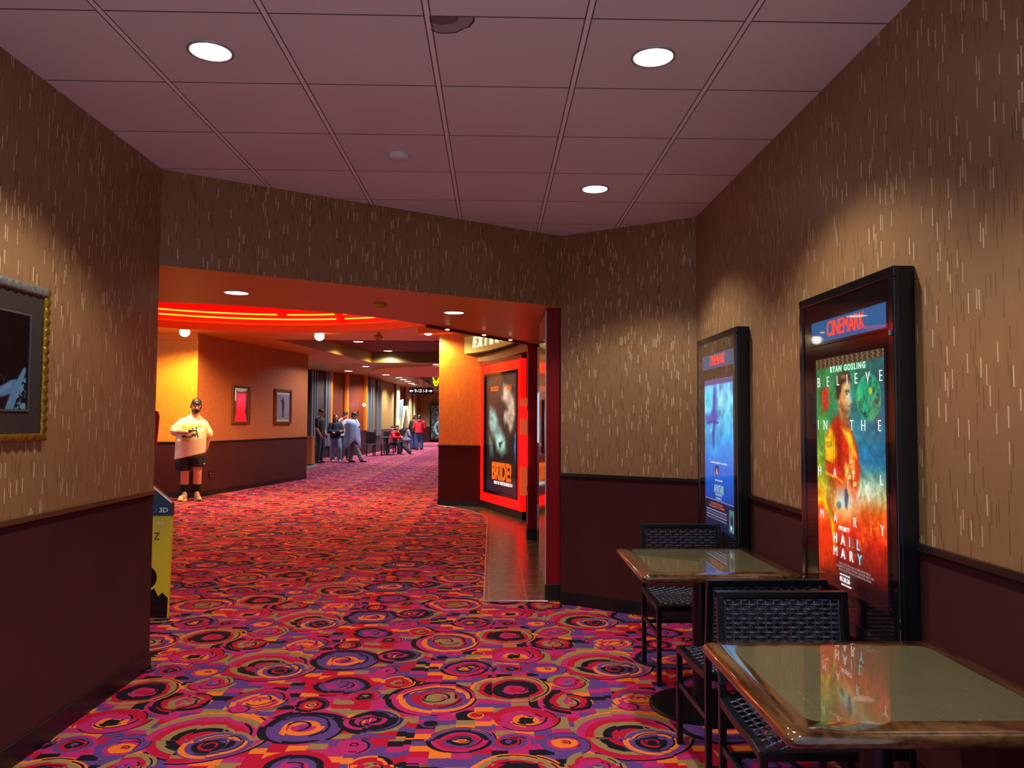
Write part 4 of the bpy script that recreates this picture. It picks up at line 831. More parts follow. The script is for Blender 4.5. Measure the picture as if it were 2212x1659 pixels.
# ================================================================ tables
def table(lab, x0, x1, y0, y1):
    cx, cy = (x0+x1)/2, (y0+y1)/2; w, d = (x1-x0)/2, (y1-y0)/2; z = .75
    t = thing('cafe_table', lab, 'table', (cx, cy, 0), 0, 'square cafe tables along the right wall')
    # resin rim: rounded square ring with bull-nose profile
    def rsq(w, d, r, z, n=8):
        P = []
        for qx, qy, a0 in ((1, 1, 0), (-1, 1, 90), (-1, -1, 180), (1, -1, 270)):
            for k in range(n+1):
                a_ = math.radians(a0+90*k/n); P.append((qx*(w-r)+r*math.cos(a_), qy*(d-r)+r*math.sin(a_), z))
        return P
    prof = [(-.075, .0), (-.07, .0), (-.02, -.001), (-.006, -.006), (0, -.016), (0, -.028), (-.006, -.038), (-.02, -.043), (-.2, -.043)]
    mk('wood_rim', MB().rings([rsq(w+o, d+o, .035, z+dz) for o, dz in prof], False), 'tablewood', t, smooth=True)
    mk('laminate_top', MB().rings([rsq(w-.074, d-.074, .004, z-.01), rsq(w-.074, d-.074, .004, z-.0002)]), 'tabletop', t)
    mk('pedestal', MB().lathe([(.045, .02), (.045, z-.06)], n=24), 'black', t, smooth=False); mk('spider_bracket', MB().box(-.25, .25, -.03, .03, z-.06, z-.043).box(-.03, .03, -.25, .25, z-.06, z-.043), 'black', t, .003)
    mk('base_disk', MB().lathe([(.27, .0), (.27, .006), (.255, .012), (.08, .022), (.05, .03)], n=48), 'black', t); auto(t.children[-1]); auto(t.children[-3])
    return t
table('nearest square table with olive top and wooden rim reflecting the orange poster', .685, 1.47, 1.80, 2.57)
table('farther square table with olive top reflecting the blue poster', .70, 1.47, 3.64, 4.44)
# ================================================================ woven chairs
def weave(w, h, nx, nz, fx=None):
    """basket weave panel: nz wavy flat strands over nx upright ribs; fx maps (u,v,off)->point"""
    mb = MB()
    for i in range(nx+1):
        u = -w/2+w*i/nx; mb.tube([fx(u, h*j/6, 0) for j in range(7)], .003, 4)
    for j in range(nz):
        v = h*(j+.5)/nz; hw = h/nz*.40; R = []
        for k in range(nx*4+1):
            u = -w/2+w*k/(nx*4); o = .0055*math.sin(PI*(k/4)+(PI if j % 2 else 0)); R.append([fx(u, v-hw, o), fx(u, v, o+.0018), fx(u, v+hw, o), fx(u, v, o-.0018)])
        mb.rings(R)
    return mb
def sq(pts, w, d): # square tube path
    return MB().tube(pts, w, 4)
def chair_proto():
    t = thing('woven_chair', 'x', 'chair', (0, 0, 0), 0, 'black woven side chairs')
    W, D, SH, BH = .235, .215, .455, .832          # half width, half depth, seat height, back top; front faces -y
    lg = lambda n, x, y, z1, lean=0: mk(n, MB().box(x-.0125, x+.0125, y-.0125, y+.0125, 0, z1), 'black', t, .003)
    lg('leg', -W, -D, SH-.02); lg('leg', W, -D, SH-.02)
    for s in (-1, 1):
        mb = MB(); c = [(D-.0, 0), (D, .5), (D+.03, BH)]
        for (ya, za), (yb, zb) in zip(c, c[1:]):
            mb.prism3([(s*W-.0125, ya-.0125, za), (s*W+.0125, ya-.0125, za), (s*W+.0125, ya+.0125, za), (s*W-.0125, ya+.0125, za)], (0, yb-ya, zb-za))
        mk('rear_upright', mb, 'black', t, .002)
    fr = MB(); ys = [-D-.005+(2*D)*i/12 for i in range(13)]
    sag = lambda y: SH + .004 - .02*max(0, (-y-D*.35)/(D*.65))**2*1.0 - .012*math.sin(PI*(y+D)/(2*D))
    for s in (-1, 1): fr.rings([[(s*W-.014, y, sag(y)-.03), (s*W+.014, y, sag(y)-.03), (s*W+.014, y, sag(y)), (s*W-.014, y, sag(y))] for y in ys])
    fr.box(-W, W, -D-.012, -D+.012, SH-.045, SH-.016).box(-W, W, D-.02, D+.006, SH-.03, SH)
    mk('seat_frame', fr, 'black', t, .002)
    mk('stretcher', MB().box(-W, W, D-.008, D+.008, .235, .255).box(-W-.008, -W+.008, -D, D, .26, .285).box(W-.008, W+.008, -D, D, .26, .285), 'black', t, .002)
    wv = mk('woven_seat', weave(2*W-.028, 2*D-.03, 14, 20, lambda u, v, o: Vector((u, -D+.012+v, sag(-D+.012+v)-.004+o))), 'weave', t, smooth=True)
    by = lambda z: D+.03*(z-.5)/(BH-.5)
    mk('back_frame', MB().prism3([(-W-.0125, by(BH)-.014, BH-.022), (W+.0125, by(BH)-.014, BH-.022), (W+.0125, by(BH)+.014, BH-.022), (-W-.0125, by(BH)+.014, BH-.022)], (0, .001, .024)).prism3([(-W, by(.56)-.01, .55), (W, by(.56)-.01, .55), (W, by(.56)+.01, .55), (-W, by(.56)+.01, .55)], (0, .001, .02)), 'black', t, .003)
    mk('woven_back', weave(2*W-.04, BH-.022-.575, 14, 14, lambda u, v, o: Vector((u, by(.575+v)+o, .575+v))), 'weave', t, smooth=True)
    return t
M['weave'] = pm('dark_woven_resin', (54, 62, 78), .3, 0, .6, var=.35, scale=40)
c3 = chair_proto(); c3.location = (1.085, 2.665, 0); c3['label'] = 'black woven chair tucked under the nearest table, back facing the viewer squarely'
c2 = dup(c3, (1.10, 3.37, 0), PI+.03, 'black woven chair with its back behind the nearest chair, pulled to the farther table')
c1 = dup(c3, (1.165, 4.56, 0), 0.0, 'farthest black woven chair on the far side of the farther table')

# ================================================================ people
def limb(mb, pts, rad):
    for (p, q), (r, s) in zip(zip(pts, pts[1:]), zip(rad, rad[1:])): mb.cap(p, q, r, s, 14)
def hand(mb, w, d, nrm, sc=1, curl=.5):
    """palm and five fingers from wrist w pointing along d, palm normal nrm"""
    w, d, nrm = Vector(w), Vector(d).normalized(), Vector(nrm).normalized(); s = d.cross(nrm).normalized(); r3 = Matrix((s, d, nrm)).transposed()
    mb.ell(w+d*.05*sc, (.042*sc, .052*sc, .02*sc), r3)
    for i, L in enumerate((.07, .078, .073, .058)):
        b = w+d*.085*sc+s*(-.03+.02*i)*sc; k = b+(d*(1-curl*.4)+nrm*curl*.7).normalized()*L*.55*sc; e = k+(d*(1-curl)+nrm*curl*1.3).normalized()*L*.45*sc
        mb.cap(b, k, .0105*sc, .0095*sc, 8, 3); mb.cap(k, e, .0095*sc, .0085*sc, 8, 3)
    b = w+d*.03*sc-s*.035*sc; mb.cap(b, b+(d*.8-s*.6+nrm*.4).normalized()*.045*sc, .012*sc, .0105*sc, 8, 3); b2 = b+(d*.8-s*.6+nrm*.4).normalized()*.045*sc; mb.cap(b2, b2+(d*.9+nrm*.5).normalized()*.03*sc, .0105*sc, .009*sc, 8, 3)
def rot3(rx=0, ry=0, rz=0): return (Matrix.Rotation(rz, 3, 'Z') @ Matrix.Rotation(ry, 3, 'Y') @ Matrix.Rotation(rx, 3, 'X'))
def head(mb, c, R, s=1):
    c = Vector(c); P = lambda x, y, z: c+R @ Vector((x*s, y*s, z*s))
    mb.ell(P(0, .012, .03), (.078*s, .098*s, .095*s), R); mb.ell(P(0, -.018, -.045), (.062*s, .07*s, .07*s), R); mb.ell(P(0, -.05, -.092), (.028*s, .024*s, .02*s), R)
    mb.cap(P(0, -.088, .01), P(0, -.108, -.028), .009*s, .014*s, 10, 3); mb.ell(P(0, -.082, .028), (.055*s, .014*s, .01*s), R)
    for q in (-1, 1): mb.ell(P(q*.078, .012, -.012), (.012*s, .022*s, .033*s), R); mb.ell(P(q*.04, -.066, -.03), (.02*s, .016*s, .018*s), R)
def face_parts(root, c, R, s=1, eyes=True):
    c = Vector(c); P = lambda x, y, z: c+R @ Vector((x*s, y*s, z*s))
    mk('eyes', MB().ell(P(-.031, -.084, .012), (.011*s, .008*s, .006*s), R, 10, 6).ell(P(.031, -.084, .012), (.011*s, .008*s, .006*s), R, 10, 6), 'eye', root, smooth=True)
    mk('eyebrows', MB().cap(P(-.046, -.083, .03), P(-.016, -.092, .031), .005*s, .006*s, 8, 2).cap(P(.046, -.083, .03), P(.016, -.092, .031), .005*s, .006*s, 8, 2), 'hair', root, smooth=True)
    mk('mouth', MB().ell(P(0, -.09, -.058), (.024*s, .008*s, .008*s), R, 12, 6), 'lip', root, smooth=True)
# --- man in the cream shirt leaning back against the yellow wall
mx_, my_ = atz(415, 1080, 0).x, 14.22
man = thing('person', 'bearded person in a cream printed t-shirt, black shorts and backwards cap holding a phone', 'person', (aty(412, 900, my_).x, my_, 0), -math.atan2(aty(412, 900, my_).x, my_))
hc = (.09, -.03, 1.715); HR = rot3(.25, .06, .12)
b = MB(); head(b, hc, HR, 1.0)
b.cap((.06, .01, 1.50), (.088, -.01, 1.64), .085, .074); limb(b, [(-.12, .02, 1.40), (-.25, .0, 1.24)], [.07, .062]); limb(b, [(-.25, 0, 1.245), (-.07, -.24, 1.235)], [.062, .036]); hand(b, (-.08, -.235, 1.237), (1, -.25, .12), (0, -.3, 1), 1.05, .55)
limb(b, [(.21, .02, 1.38), (.305, .05, 1.16)], [.07, .062]); limb(b, [(.305, .05, 1.16), (.27, .12, .93)], [.058, .038]); hand(b, (.27, .12, .93), (-.25, .2, -1), (-1, 0, 0), 1.05, .4)
b.loft([(.01, .02, .84, .2, .15), (.01, .01, 1.0, .22, .18), (.01, .0, 1.2, .2, .17), (.03, .02, 1.4, .17, .12), (.05, .02, 1.5, .1, .08)])
for s, x, fx in ((-1, -.075, -.10), (1, .135, .16)): limb(b, [(x*.95, .02, .84), (x, -.02, .5), (x, .02, .28), (x, .035, .08)], [.115, .074, .072, .042]); b.cap((x, .03, .06), (fx, -.12, .045), .036, .03)
link('body', remesh(b, 'body', .009, 3), 'skin', man)
face_parts(man, hc, HR)
b = MB(); P = lambda x, y, z: Vector(hc)+HR @ Vector((x, y, z))
b.loft([(0, 0, 0, .01, .01)]*2) if 0 else None
for q in (-1, 1): b.cap(P(q*.068, -.01, -.02), P(q*.052, -.05, -.075), .02, .026); b.cap(P(q*.05, -.05, -.075), P(0, -.072, -.1), .026, .032); b.cap(P(q*.028, -.092, -.06), P(0, -.1, -.04), .008, .009, 8, 3); b.cap(P(q*.03, -.09, -.06), P(q*.026, -.09, -.085), .01, .014, 8, 3)
link('beard', remesh(b, 'beard', .006, 2), 'hair', man)
b = MB(); 
for q in (-1, 1): b.ell(P(q*.075, .03, -.0), (.022, .04, .045), HR); b.ell(P(q*.085, .03, -.03), (.018, .03, .025), HR)
b.ell(P(0, .07, -.01), (.07, .05, .07), HR); link('hair', remesh(b, 'hair', .008, 2), 'hair', man)
b = MB(); b.ell(P(0, .012, .062), (.088, .104, .078), HR); b.ell(P(0, -.03, .05), (.078, .066, .03), HR); b.cap(P(0, .1, .04), P(0, .15, .02), .05, .03); cp = link('cap', remesh(b, 'cap', .007, 2), 'capblack', man)
mk('cap_patch', MB().ell(P(0, -.083, .073), (.028, .012, .01), HR), 'grey', man, smooth=True)
b = MB(); b.loft([(.0, .0, .80, .262, .2, .24), (.01, -.005, .95, .262, .215, .2), (.01, -.01, 1.1, .262, .225, .1), (.02, -.005, 1.25, .25, .205), (.03, .01, 1.36, .245, .16), (.04, .02, 1.44, .215, .115), (.055, .02, 1.50, .15, .09), (.065, .01, 1.555, .088, .08)], 28)
limb(b, [(-.12, .02, 1.40), (-.235, .0, 1.28)], [.098, .1]); b.cap((-.235, 0, 1.28), (-.25, -.03, 1.255), .098, .092); limb(b, [(.2, .02, 1.38), (.3, .04, 1.21)], [.1, .092])
link('t_shirt', remesh(b, 't_shirt', .011, 3), 'tee', man)
b = MB(); b.loft([(0, .0, .98, .235, .185), (0, 0, .84, .25, .2), (0, .0, .76, .255, .2)], 28); b.loft([(-.12, 0, .54, .128, .14), (-.11, 0, .7, .14, .17), (-.1, 0, .82, .14, .17)]); b.loft([(.15, -.02, .61, .118, .14), (.13, 0, .72, .13, .17), (.12, 0, .82, .14, .17)])
link('shorts', remesh(b, 'shorts', .011, 2), 'shorts', man); mk('shorts_logo', MB().box(.235, .262, -.16, -.15, .66, .675), 'white', man)
for s, x, fx in ((-1, -.075, -.11), (1, .135, .16)):
    b = MB(); b.loft([(x, .03, .06, .056, .056), (x, .03, .14, .062, .062), (x, .022, .24, .078, .08), (x, .02, .29, .084, .086)]); link('sock', remesh(b, 'sock', .008, 1), 'sock', man)
    b = MB(); fxx = fx+(-.03 if s < 0 else .01); b.ell((x, .05, .055), (.05, .07, .052)); b.cap((x, .03, .05), (fxx, -.15, .04), .05, .04); b.ell((fxx, -.16, .032), (.05, .06, .03)); b.cap((x, .0, .09), (x, -.005, .135), .05, .042); b.cap((x, -.0, .08), (fxx, -.1, .06), .045, .035); b.box(min(x, fxx)-.05, max(x, fxx)+.05, -.17, .1, .0, .02)
    link('shoe', remesh(b, 'shoe', .008, 2), 'shoe', man)
mk('phone', MB().box(-.07, .07, -.004, .004, -.034, .034, Matrix.Translation((.02, -.30, 1.262)) @ Matrix.Rotation(1.1, 4, 'X')), 'phone', man, .004) if 0 else None
phn = tag(mk('phone', MB().box(-.07, .07, -.004, .004, -.034, .034), 'phone', None, .004), 'black smartphone held in the hand of the person in the cream shirt', 'phone')
man_m = Matrix.Translation(man.location) @ Matrix.Rotation(man.rotation_euler.z, 4, 'Z'); phn.matrix_world = man_m @ Matrix.Translation((.03, -.285, 1.268)) @ Matrix.Rotation(1.2, 4, 'X')
# shirt print: lettering bars and blue figures following the chest
def on_chest(x, z, o=.0):
    tz = np.interp(z, [.80, .95, 1.1, 1.25, 1.38, 1.47], [.2, .215, .225, .205, .16, .115]); cyy = np.interp(z, [.8, .95, 1.1, 1.25, 1.38, 1.47], [0, -.005, -.01, -.005, .01, .02]); k = math.sqrt(max(0, 1-((x-.01)/.262)**2)); return Vector((x, cyy-tz*k-o, z))
def decal(nm, mt, x0, x1, z0, z1, n=8, o=.004):
    mb = MB(); mb.rings([[on_chest(x0+(x1-x0)*i/n, z0+(z1-z0)*j/4, o) for j in range(5)] for i in range(n+1)], False, False); return mk(nm, mb, mt, man, smooth=True)
M['inkyellow'] = pm('mustard_ink', (206, 172, 24), .7); M['inkblue'] = pm('navy_ink', (40, 48, 84), .7)
x = -.135
for wd_ in (.03, .026, .028, .02, .03, .028, .03, .014, .03, .034, .03, .03):
    if wd_ != .02 and wd_ != .014: decal('print_letter', 'inkyellow', x, x+wd_*.8, 1.325, 1.375, 2)
    x += wd_
decal('print_line', 'inkblue', -.09, .11, 1.395, 1.402); decal('print_line', 'inkyellow', -.13, .03, 1.295, 1.312); decal('print_line', 'inkyellow', -.15, .0, 1.10, 1.13); decal('print_line', 'inkyellow', -.14, -.01, 1.075, 1.09)
b = MB()
for (x_, z_, r_) in ((.035, 1.30, .016), (.1, 1.31, .016)): b.ell(on_chest(x_, z_), (r_, .004, r_), n=10, k=6)
for a_, c_ in (((.04, 1.285), (.05, 1.21)), ((.1, 1.29), (.09, 1.21)), ((.05, 1.26), (.0, 1.25)), ((.1, 1.27), (.12, 1.22)), ((.05, 1.21), (.03, 1.15)), ((.06, 1.21), (.08, 1.16)), ((.09, 1.21), (.08, 1.15)), ((.1, 1.21), (.13, 1.18)), ((.13, 1.18), (.12, 1.14)), ((-.13, 1.17), (.02, 1.16)), ((-.12, 1.15), (0, 1.145))): b.cap(on_chest(*a_), on_chest(*c_), .011, .008, 6, 2)
mk('print_figures', b, 'inkblue', man, smooth=True); decal('print_patch', 'inkyellow', .02, .06, 1.2, 1.27)

# --- generic builder for the distant people; pose given in local metres, facing -y
def human(lab, loc, face, H=1.74, top='navy', bottom='denim', shoe='white', hat='capblack', hair=None, arms=None, legs=None, bulk=1.0, lean=0., long_sleeve=True, seat=0, hood=False, hd=(0, 0, 0), skin='skin2', lg=True, headoff=(0, 0), grp=None):
    t = thing('person', lab, 'person', loc, face, grp); k = H/1.75; dz = -seat
    V = lambda x, y, z: Vector((x*k, y*k, z*k))
    sh = lean*.55; hp = .0
    hc = V(headoff[0], -lean*.75+headoff[1]-.02, 1.62-seat-abs(lean)*.22); R = rot3(*hd)
    neck = V(0, -lean*.55, 1.46-seat-abs(lean)*.15); shl = 1.41-seat-abs(lean)*.13
    arms = arms or [[(-.2, -sh, shl), (-.25, .02-sh, shl-.28), (-.23, -.07-sh, shl-.52)], [(.2, -sh, shl), (.25, .02-sh, shl-.28), (.23, -.07-sh, shl-.52)]]
    legs = legs or [[(-.09, 0, .93-seat), (-.11, -.02, .5), (-.11, .03, .08)], [(.09, 0, .93-seat), (.11, -.02, .5), (.11, .03, .08)]]
    b = MB(); head(b, hc, R, k); b.cap(neck, hc-Vector((0, 0, .07)), .055*k, .052*k)
    for a in arms: a = [V(*p) for p in a]; limb(b, a, [.05*k, .042*k, .028*k]); d = (a[2]-a[1]).normalized(); hand(b, a[2], d, (0, -.6, .5) if abs(d.z) < .5 else ((1 if a[0].x < 0 else -1), 0, .01), k, .6)
    for l_ in legs: l_ = [V(*p) for p in l_]; limb(b, l_, [.075*k, .055*k, .038*k]); b.cap(l_[2], l_[2]+Vector((0, -.12, -.04)), .03, .026)
    hipz = .93-seat
    b.loft([(0, 0, hipz*k-.04, .12*k, .09*k), (0, -sh*.5*k, (hipz+.25)*k, .13*k, .09*k), (0, -sh*k, shl*k, .15*k, .08*k)], 14)
    link('body', remesh(b, 'body', .0125, 2), skin, t)
    face_parts(t, hc, R, k)
    b = MB(); q = bulk; b.loft([(0, .0, (hipz-.07)*k, .19*q*k, .15*q*k), (0, -sh*.35*k, (hipz+.1)*k, .175*q*k, .14*q*k), (0, -sh*.7*k, (hipz+.34)*k, .175*q*k, .13*q*k), (0, -sh*k, (shl-.02)*k, .19*q*k, .115*q*k), (0, -sh*k, (shl+.06)*k, .09*k, .075*k)], 18)
    for a in arms:
        a = [V(*p) for p in a]
        if long_sleeve: limb(b, [a[0], a[1], a[1].lerp(a[2], .93)], [.066*q*k, .058*q*k, .046*k])
        else: limb(b, [a[0], a[0].lerp(a[1], .75)], [.068*q*k, .066*q*k])
    if hood: b.ell(V(0, -sh+.08, shl+.06), (.13*k, .08*k, .07*k))
    link('top', remesh(b, 'top', .015, 2), top, t)
    b = MB(); b.loft([(0, 0, (hipz+.08)*k, .15*q*k, .115*q*k), (0, 0, (hipz-.08)*k, .17*q*k, .13*q*k)], 16)
    for l_ in legs: l_ = [V(*p) for p in l_]; limb(b, [l_[0], l_[1], l_[1].lerp(l_[2], .96)], [.105*q*k, .085*q*k, .075*q*k])
    link('trousers', remesh(b, 'trousers', .015, 2), bottom, t)
    for l_ in legs:
        p = V(*l_[2]); d = p-V(*l_[1]); f = Vector((0, -1, 0)); b = MB(); z = p.z-.035; b.ell((p.x, p.y+.02, z), (.045, .06, .045)); b.cap((p.x, p.y, z-.005), (p.x, p.y-.15, z-.02), .04, .032); link('shoe', remesh(b, 'shoe', .011, 1), shoe, t)
    P = lambda x, y, z: hc+R @ Vector((x*k, y*k, z*k))
    if hat:
        b = MB(); b.ell(P(0, .01, .065), (.088*k, .106*k, .07*k), R); b.ell(P(0, -.1, .048), (.06*k, .062*k, .012*k), R); link('cap', remesh(b, 'cap', .01, 1), hat, t)
        b = MB(); b.ell(P(0, .05, -.01), (.078*k, .06*k, .06*k), R); link('hair', remesh(b, 'hair', .01, 1), 'hair', t)
    else:
        b = MB(); b.ell(P(0, .03, .055), (.09*k, .1*k, .08*k), R); b.ell(P(0, .06, -.02), (.085*k, .065*k, .09*k), R)
        if hair == 'long':
            for q_ in (-1, 1): b.cap(P(q_*.07, .02, 0), P(q_*.08, .03, -.16), .03, .035)
        link('hair', remesh(b, 'hair', .01, 1), 'hair', t)
    return t
def at(px, y): return (aty(px, 900, y).x, y, 0)
GP = 'people waiting by the glazed bay'
human('person in black t-shirt and cap standing in profile, leftmost of the group', at(692, 26.6), 1.25, 1.84, 'tee_black', 'charcloth', 'black', long_sleeve=False, arms=[[(-.2, 0, 1.4), (-.24, -.02, 1.12), (-.2, -.14, .9)], [(.2, 0, 1.4), (.24, .02, 1.12), (.2, -.1, .9)]], bulk=1.02, grp=GP)
human('person in navy sweatshirt and pale jeans with arms folded, long dark hair', at(725, 27.5), .5, 1.66, 'navy', 'denimlight', 'white', None, 'long', arms=[[(-.2, 0, 1.38), (-.26, -.06, 1.1), (.08, -.22, 1.12)], [(.2, 0, 1.38), (.26, -.06, 1.1), (-.08, -.2, 1.08)]], bulk=1.12, legs=[[(-.09, 0, .93), (-.1, -.02, .5), (-.1, .03, .08)], [(.09, 0, .93), (.14, -.1, .5), (.15, -.06, .08)]], grp=GP)
human('person in off-white jersey and black cap at the back of the group', at(746, 28.4), .2, 1.78, 'jersey', 'charcloth', 'black', long_sleeve=True, arms=[[(-.2, 0, 1.4), (-.34, -.04, 1.3), (-.1, -.1, 1.5)], [(.2, 0, 1.4), (.3, -.05, 1.2), (.1, -.2, 1.35)]], grp=GP)
wk = human('person walking right with a pale blue cloth draped over the shoulders, grey trousers', at(764, 27.0), 1.35, 1.74, 'navy', 'greycloth', 'black', 'capblack', arms=[[(-.16, 0, 1.38), (-.18, .02, 1.16), (-.08, -.12, 1.22)], [(.16, 0, 1.38), (.18, .02, 1.16), (.08, -.12, 1.22)]], legs=[[(-.09, 0, .92), (-.1, -.16, .5), (-.1, -.36, .1)], [(.09, 0, .92), (.1, .1, .5), (.1, .14, .08)]], grp=GP)
b = MB(); R_ = []
for j, (z, rx, ry) in enumerate(((1.52, .09, .09), (1.44, .22, .17), (1.3, .31, .24), (1.1, .28, .24), (.9, .3, .27), (.7, .31, .3))):
    R_.append([((rx+.015*math.sin(7*a_+j))*math.cos(a_), (ry+.02*math.sin(5*a_))*math.sin(a_)+.04, z-(.0 if j < 3 else .09*(j-2)*math.sin(1.5*a_+.6)**2-.05)) for a_ in [2*PI*i/28 for i in range(28)]])
b.rings(R_, False); dc = mk('draped_cloth', b, 'bluecloth', wk, smooth=True); sm = dc.modifiers.new('s', 'SOLIDIFY'); sm.thickness = .012
# --- far right pair standing
human('person in red hooded sweatshirt and blue jeans standing with back turned', at(906, 38.5), PI+.1, 1.72, 'redcloth', 'denim', 'black', None, None, bulk=1.2, hood=True, arms=[[(-.22, 0, 1.38), (-.28, .0, 1.12), (-.2, -.18, 1.0)], [(.22, 0, 1.38), (.28, 0, 1.12), (.2, -.18, 1.0)]])
human('person in dark clothes and cap standing mostly hidden behind the red sweatshirt', at(894.5, 38.9), PI-.5, 1.74, 'tee_black', 'denim', 'black', bulk=1.0)
# --- seated people at far chairs
sl = [[(-.1, 0, .5), (-.14, -.42, .5), (-.12, -.5, .08)], [(.1, 0, .5), (.12, -.4, .48), (.1, -.85, .09)]]
human('seated person in red top leaning over a small table, one leg stretched out', at(846, 33.6), 1.2, 1.76, 'redcloth', 'charcloth', 'grey', arms=[[(-.2, -.16, .92), (-.26, -.3, .72), (-.06, -.48, .72)], [(.2, -.16, .92), (.26, -.3, .72), (.08, -.48, .74)]], legs=sl, lean=.32, seat=.43, bulk=1.2, hd=(-.5, 0, 0), grp='people seated at the corridor tables')
human('seated person in a red shirt and black cap facing left behind the leaning one', at(856, 35.6), -1.0, 1.66, 'redcloth', 'charcloth', 'black', arms=[[(-.2, -.1, .92), (-.26, -.25, .74), (-.1, -.42, .78)], [(.2, -.1, .92), (.26, -.25, .74), (.08, -.42, .78)]], legs=[[(-.1, 0, .5), (-.12, -.42, .5), (-.12, -.46, .08)], [(.1, 0, .5), (.12, -.42, .5), (.12, -.46, .08)]], lean=.2, seat=.43, bulk=1.0, hd=(-.3, 0, 0), grp='people seated at the corridor tables')
human('seated person in a grey hoodie and pale trousers hunched on a black chair', at(877, 40.0), 1.3, 1.72, 'greycloth', 'denimlight', 'black', 'capblack', arms=[[(-.2, -.2, .92), (-.24, -.36, .68), (-.08, -.5, .6)], [(.2, -.2, .92), (.24, -.36, .68), (.08, -.5, .62)]], legs=[[(-.1, 0, .5), (-.14, -.42, .5), (-.12, -.44, .08)], [(.1, 0, .5), (.14, -.42, .5), (.12, -.5, .08)]], lean=.36, seat=.43, bulk=1.2, hd=(-.6, 0, 0), grp='people seated at the corridor tables')

# ================================================================ corridor furniture
def simple_chair(lab, loc, rz, bh=.98):
    t = thing('black_chair', lab, 'chair', loc, rz, 'plain black chairs in the corridor')
    for x_ in (-.22, .22):
        for y_ in (-.21, .21): mk('leg', MB().box(x_-.018, x_+.018, y_-.018, y_+.018, 0, .44), 'dark', t)
    mk('seat', MB().box(-.25, .25, -.24, .24, .44, .48), 'charcloth', t, .01); mk('backrest', MB().box(-.25, .25, .2, .235, .5, bh), 'dark', t, .01); return t
ch = simple_chair('empty black chair at left of the corridor row, beside the white mullions', at(809, 32.0), 2.6)
dup(ch, at(845.5, 33.75), 2.8, 'black chair carrying the leaning person in red'); dup(ch, at(855.2, 35.9), .9, 'black chair behind the leaning person in red'); dup(ch, at(875.5, 40.1), 2.9, 'black chair carrying the person in the grey hoodie')
for px, y, lb in ((836.5, 32.7, 'small dark table beside the leaning person in red'),):
    t = thing('small_table', lb, 'table', at(px, y), 0, 'small corridor tables'); mk('tabletop', MB().box(-.33, .33, -.33, .33, .72, .76), 'charcloth', t, .01); mk('pedestal', MB().box(-.04, .04, -.04, .04, .02, .72), 'dark', t); mk('base', MB().lathe([(.26, 0), (.26, .02), (.05, .03)], n=24), 'dark', t)
t = thing('wooden_cabinet', 'orange wooden cabinet end showing past the rust wall corner', 'cabinet', at(668.5, 25.2)); mk('body', MB().box(-.25, .14, -.2, .2, .04, .9), 'cabinet', t, .005); mk('top', MB().box(-.27, .155, -.22, .22, .9, .93), 'cabinet', t); mk('plinth', MB().box(-.24, .13, -.19, .19, 0, .04), 'dark', t)
tag(mk('floor_mat', MB().prism([at(666, 23.2)[:2], at(690, 24.9)[:2], at(680, 26)[:2], at(660, 25.5)[:2]], .001, .012), 'grey', bevel=.003), 'grey mat on the carpet beside the wooden cabinet', 'mat')
t = thing('hanging_sign', 'black hanging direction sign reading 9-13 with arrows over the corridor', 'sign', (0, 0, 0)); y_ = 36
a, b = aty(882.5, 837, y_), aty(935.5, 852, y_)
mk('sign_case', MB().box(a.x, b.x, y_, y_+.12, b.z, a.z), 'black', t, .01)
for x_ in (a.x+.15, b.x-.15): mk('hanger_rod', MB().tube([(x_, y_+.06, a.z), (x_, y_+.06, L3)], .008, 6), 'grey', t)
zc = (a.z+b.z)/2
text('9-13', 'sign_number', 'txtsign', basis((a.x+.45, y_-.004, zc), (1, 0, 0), (0, 0, 1)), .21, t, .9, fat=.006); text('1-8', 'sign_number', 'txtsign', basis((b.x-.38, y_-.004, zc), (1, 0, 0), (0, 0, 1)), .19, t, .9, fat=.004)
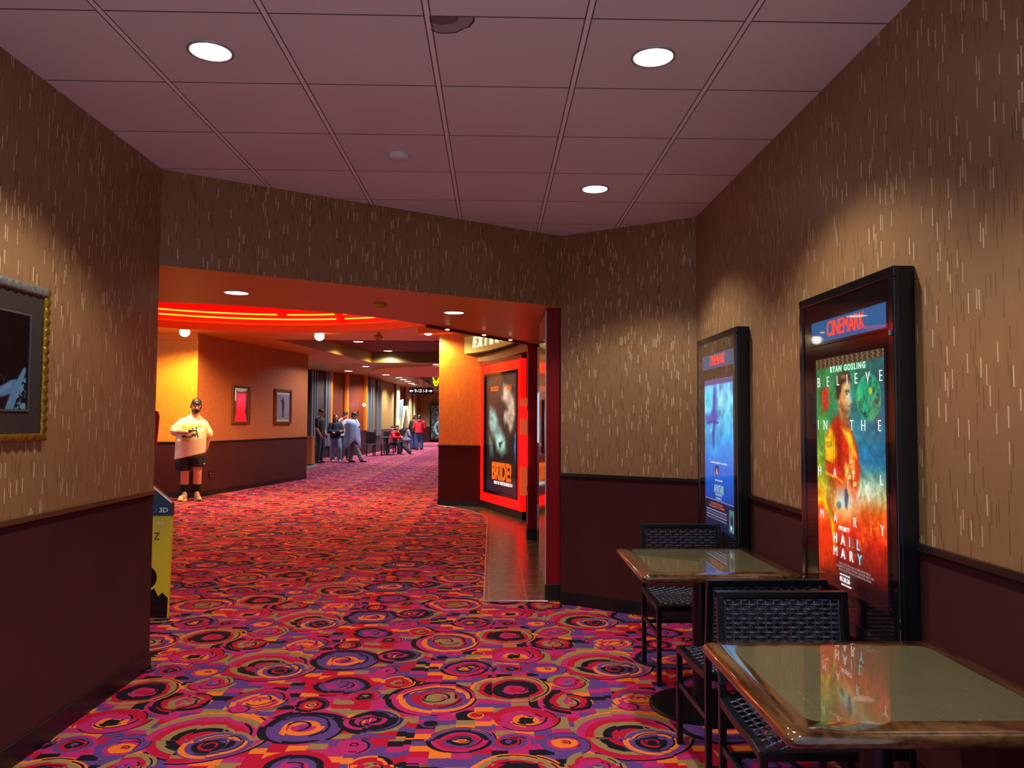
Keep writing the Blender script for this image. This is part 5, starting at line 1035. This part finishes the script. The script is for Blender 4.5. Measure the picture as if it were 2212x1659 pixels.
def arrow(cx, s): return MB().prism3([(cx-s*.1, y_-.004, zc), (cx, y_-.004, zc+.07), (cx, y_-.004, zc+.025), (cx+s*.09, y_-.004, zc+.025), (cx+s*.09, y_-.004, zc-.025), (cx, y_-.004, zc-.025), (cx, y_-.004, zc-.07)], (0, -.003, 0))
mk('sign_arrow', arrow(a.x+.13, 1), 'txtsign', t); mk('sign_arrow', arrow(b.x-.12, -1), 'txtsign', t)
# yellow neon squiggle and star on the grey wedge
sq_ = tag(mk('neon_squiggle', MB().tube([aty(935+px*1.0, py, 34.17) for px, py in ((0, 815), (3, 822), (6, 827), (9, 823), (13, 817), (17, 822))], .024, 6).tube([aty(935+px, py, 34.17) for px, py in ((1, 824), (5, 833), (8, 833), (12, 824), (16, 827))], .024, 6), 'neonyellow', smooth=True), 'yellow zigzag neon line high at the end of the corridor', 'neon light')
tag(mk('orange_star_panel', MB().prism3([aty(915, 814, 34.17), aty(925, 814, 34.17), aty(920, 821, 34.17)], (0, .03, 0)), 'amberpaint'), 'small amber triangular plaque beside the yellow neon zigzag', 'plaque')
# far wall poster
a, b = aty(928, 951, 52.8), aty(951.5, 872, 52.8); t = thing('poster_light_box', 'dark framed film poster with pale blue round shape on the end wall', 'light box', (0, 0, 0)); bpy.context.view_layer.update()
mk('case', MB().box(a.x, b.x+.3, 52.7, 52.93, max(a.z, .08), b.z), 'blackgloss', t, .01)
def art_far(u, v, w, h):
    c = np.zeros(u.shape+(3,))+.05; n = fbm(u, v*2, 10, 51); c = over(c, np.clip(1-np.abs(np.hypot((u-.85)/.55, (v-.32)/.22)-1)*4, 0, 1), (80, 170, 175)); c = over(c, np.clip((n-.5)*5, 0, 1)*.6, (150, 160, 160)); return over(c, np.clip(1-np.abs(np.hypot((u-.85)/.25, (v-.34)/.12)-1)*4, 0, 1)*.8, (130, 190, 200))
painted('poster_print', 'art_dim', basis((a.x+.12, 52.69, max(a.z, .08)+.12), (1, 0, 0), (0, 0, 1)), b.x-a.x+.1, b.z-a.z-.25, 50, 90, art_far, t)
tag(mk('wall_light', MB().ell(aty(786.5, 874.5, 32.5), (.07, .06, .07)), 'lampcool', smooth=True), 'small white glowing globe on the wall beside the white mullions', 'wall light')
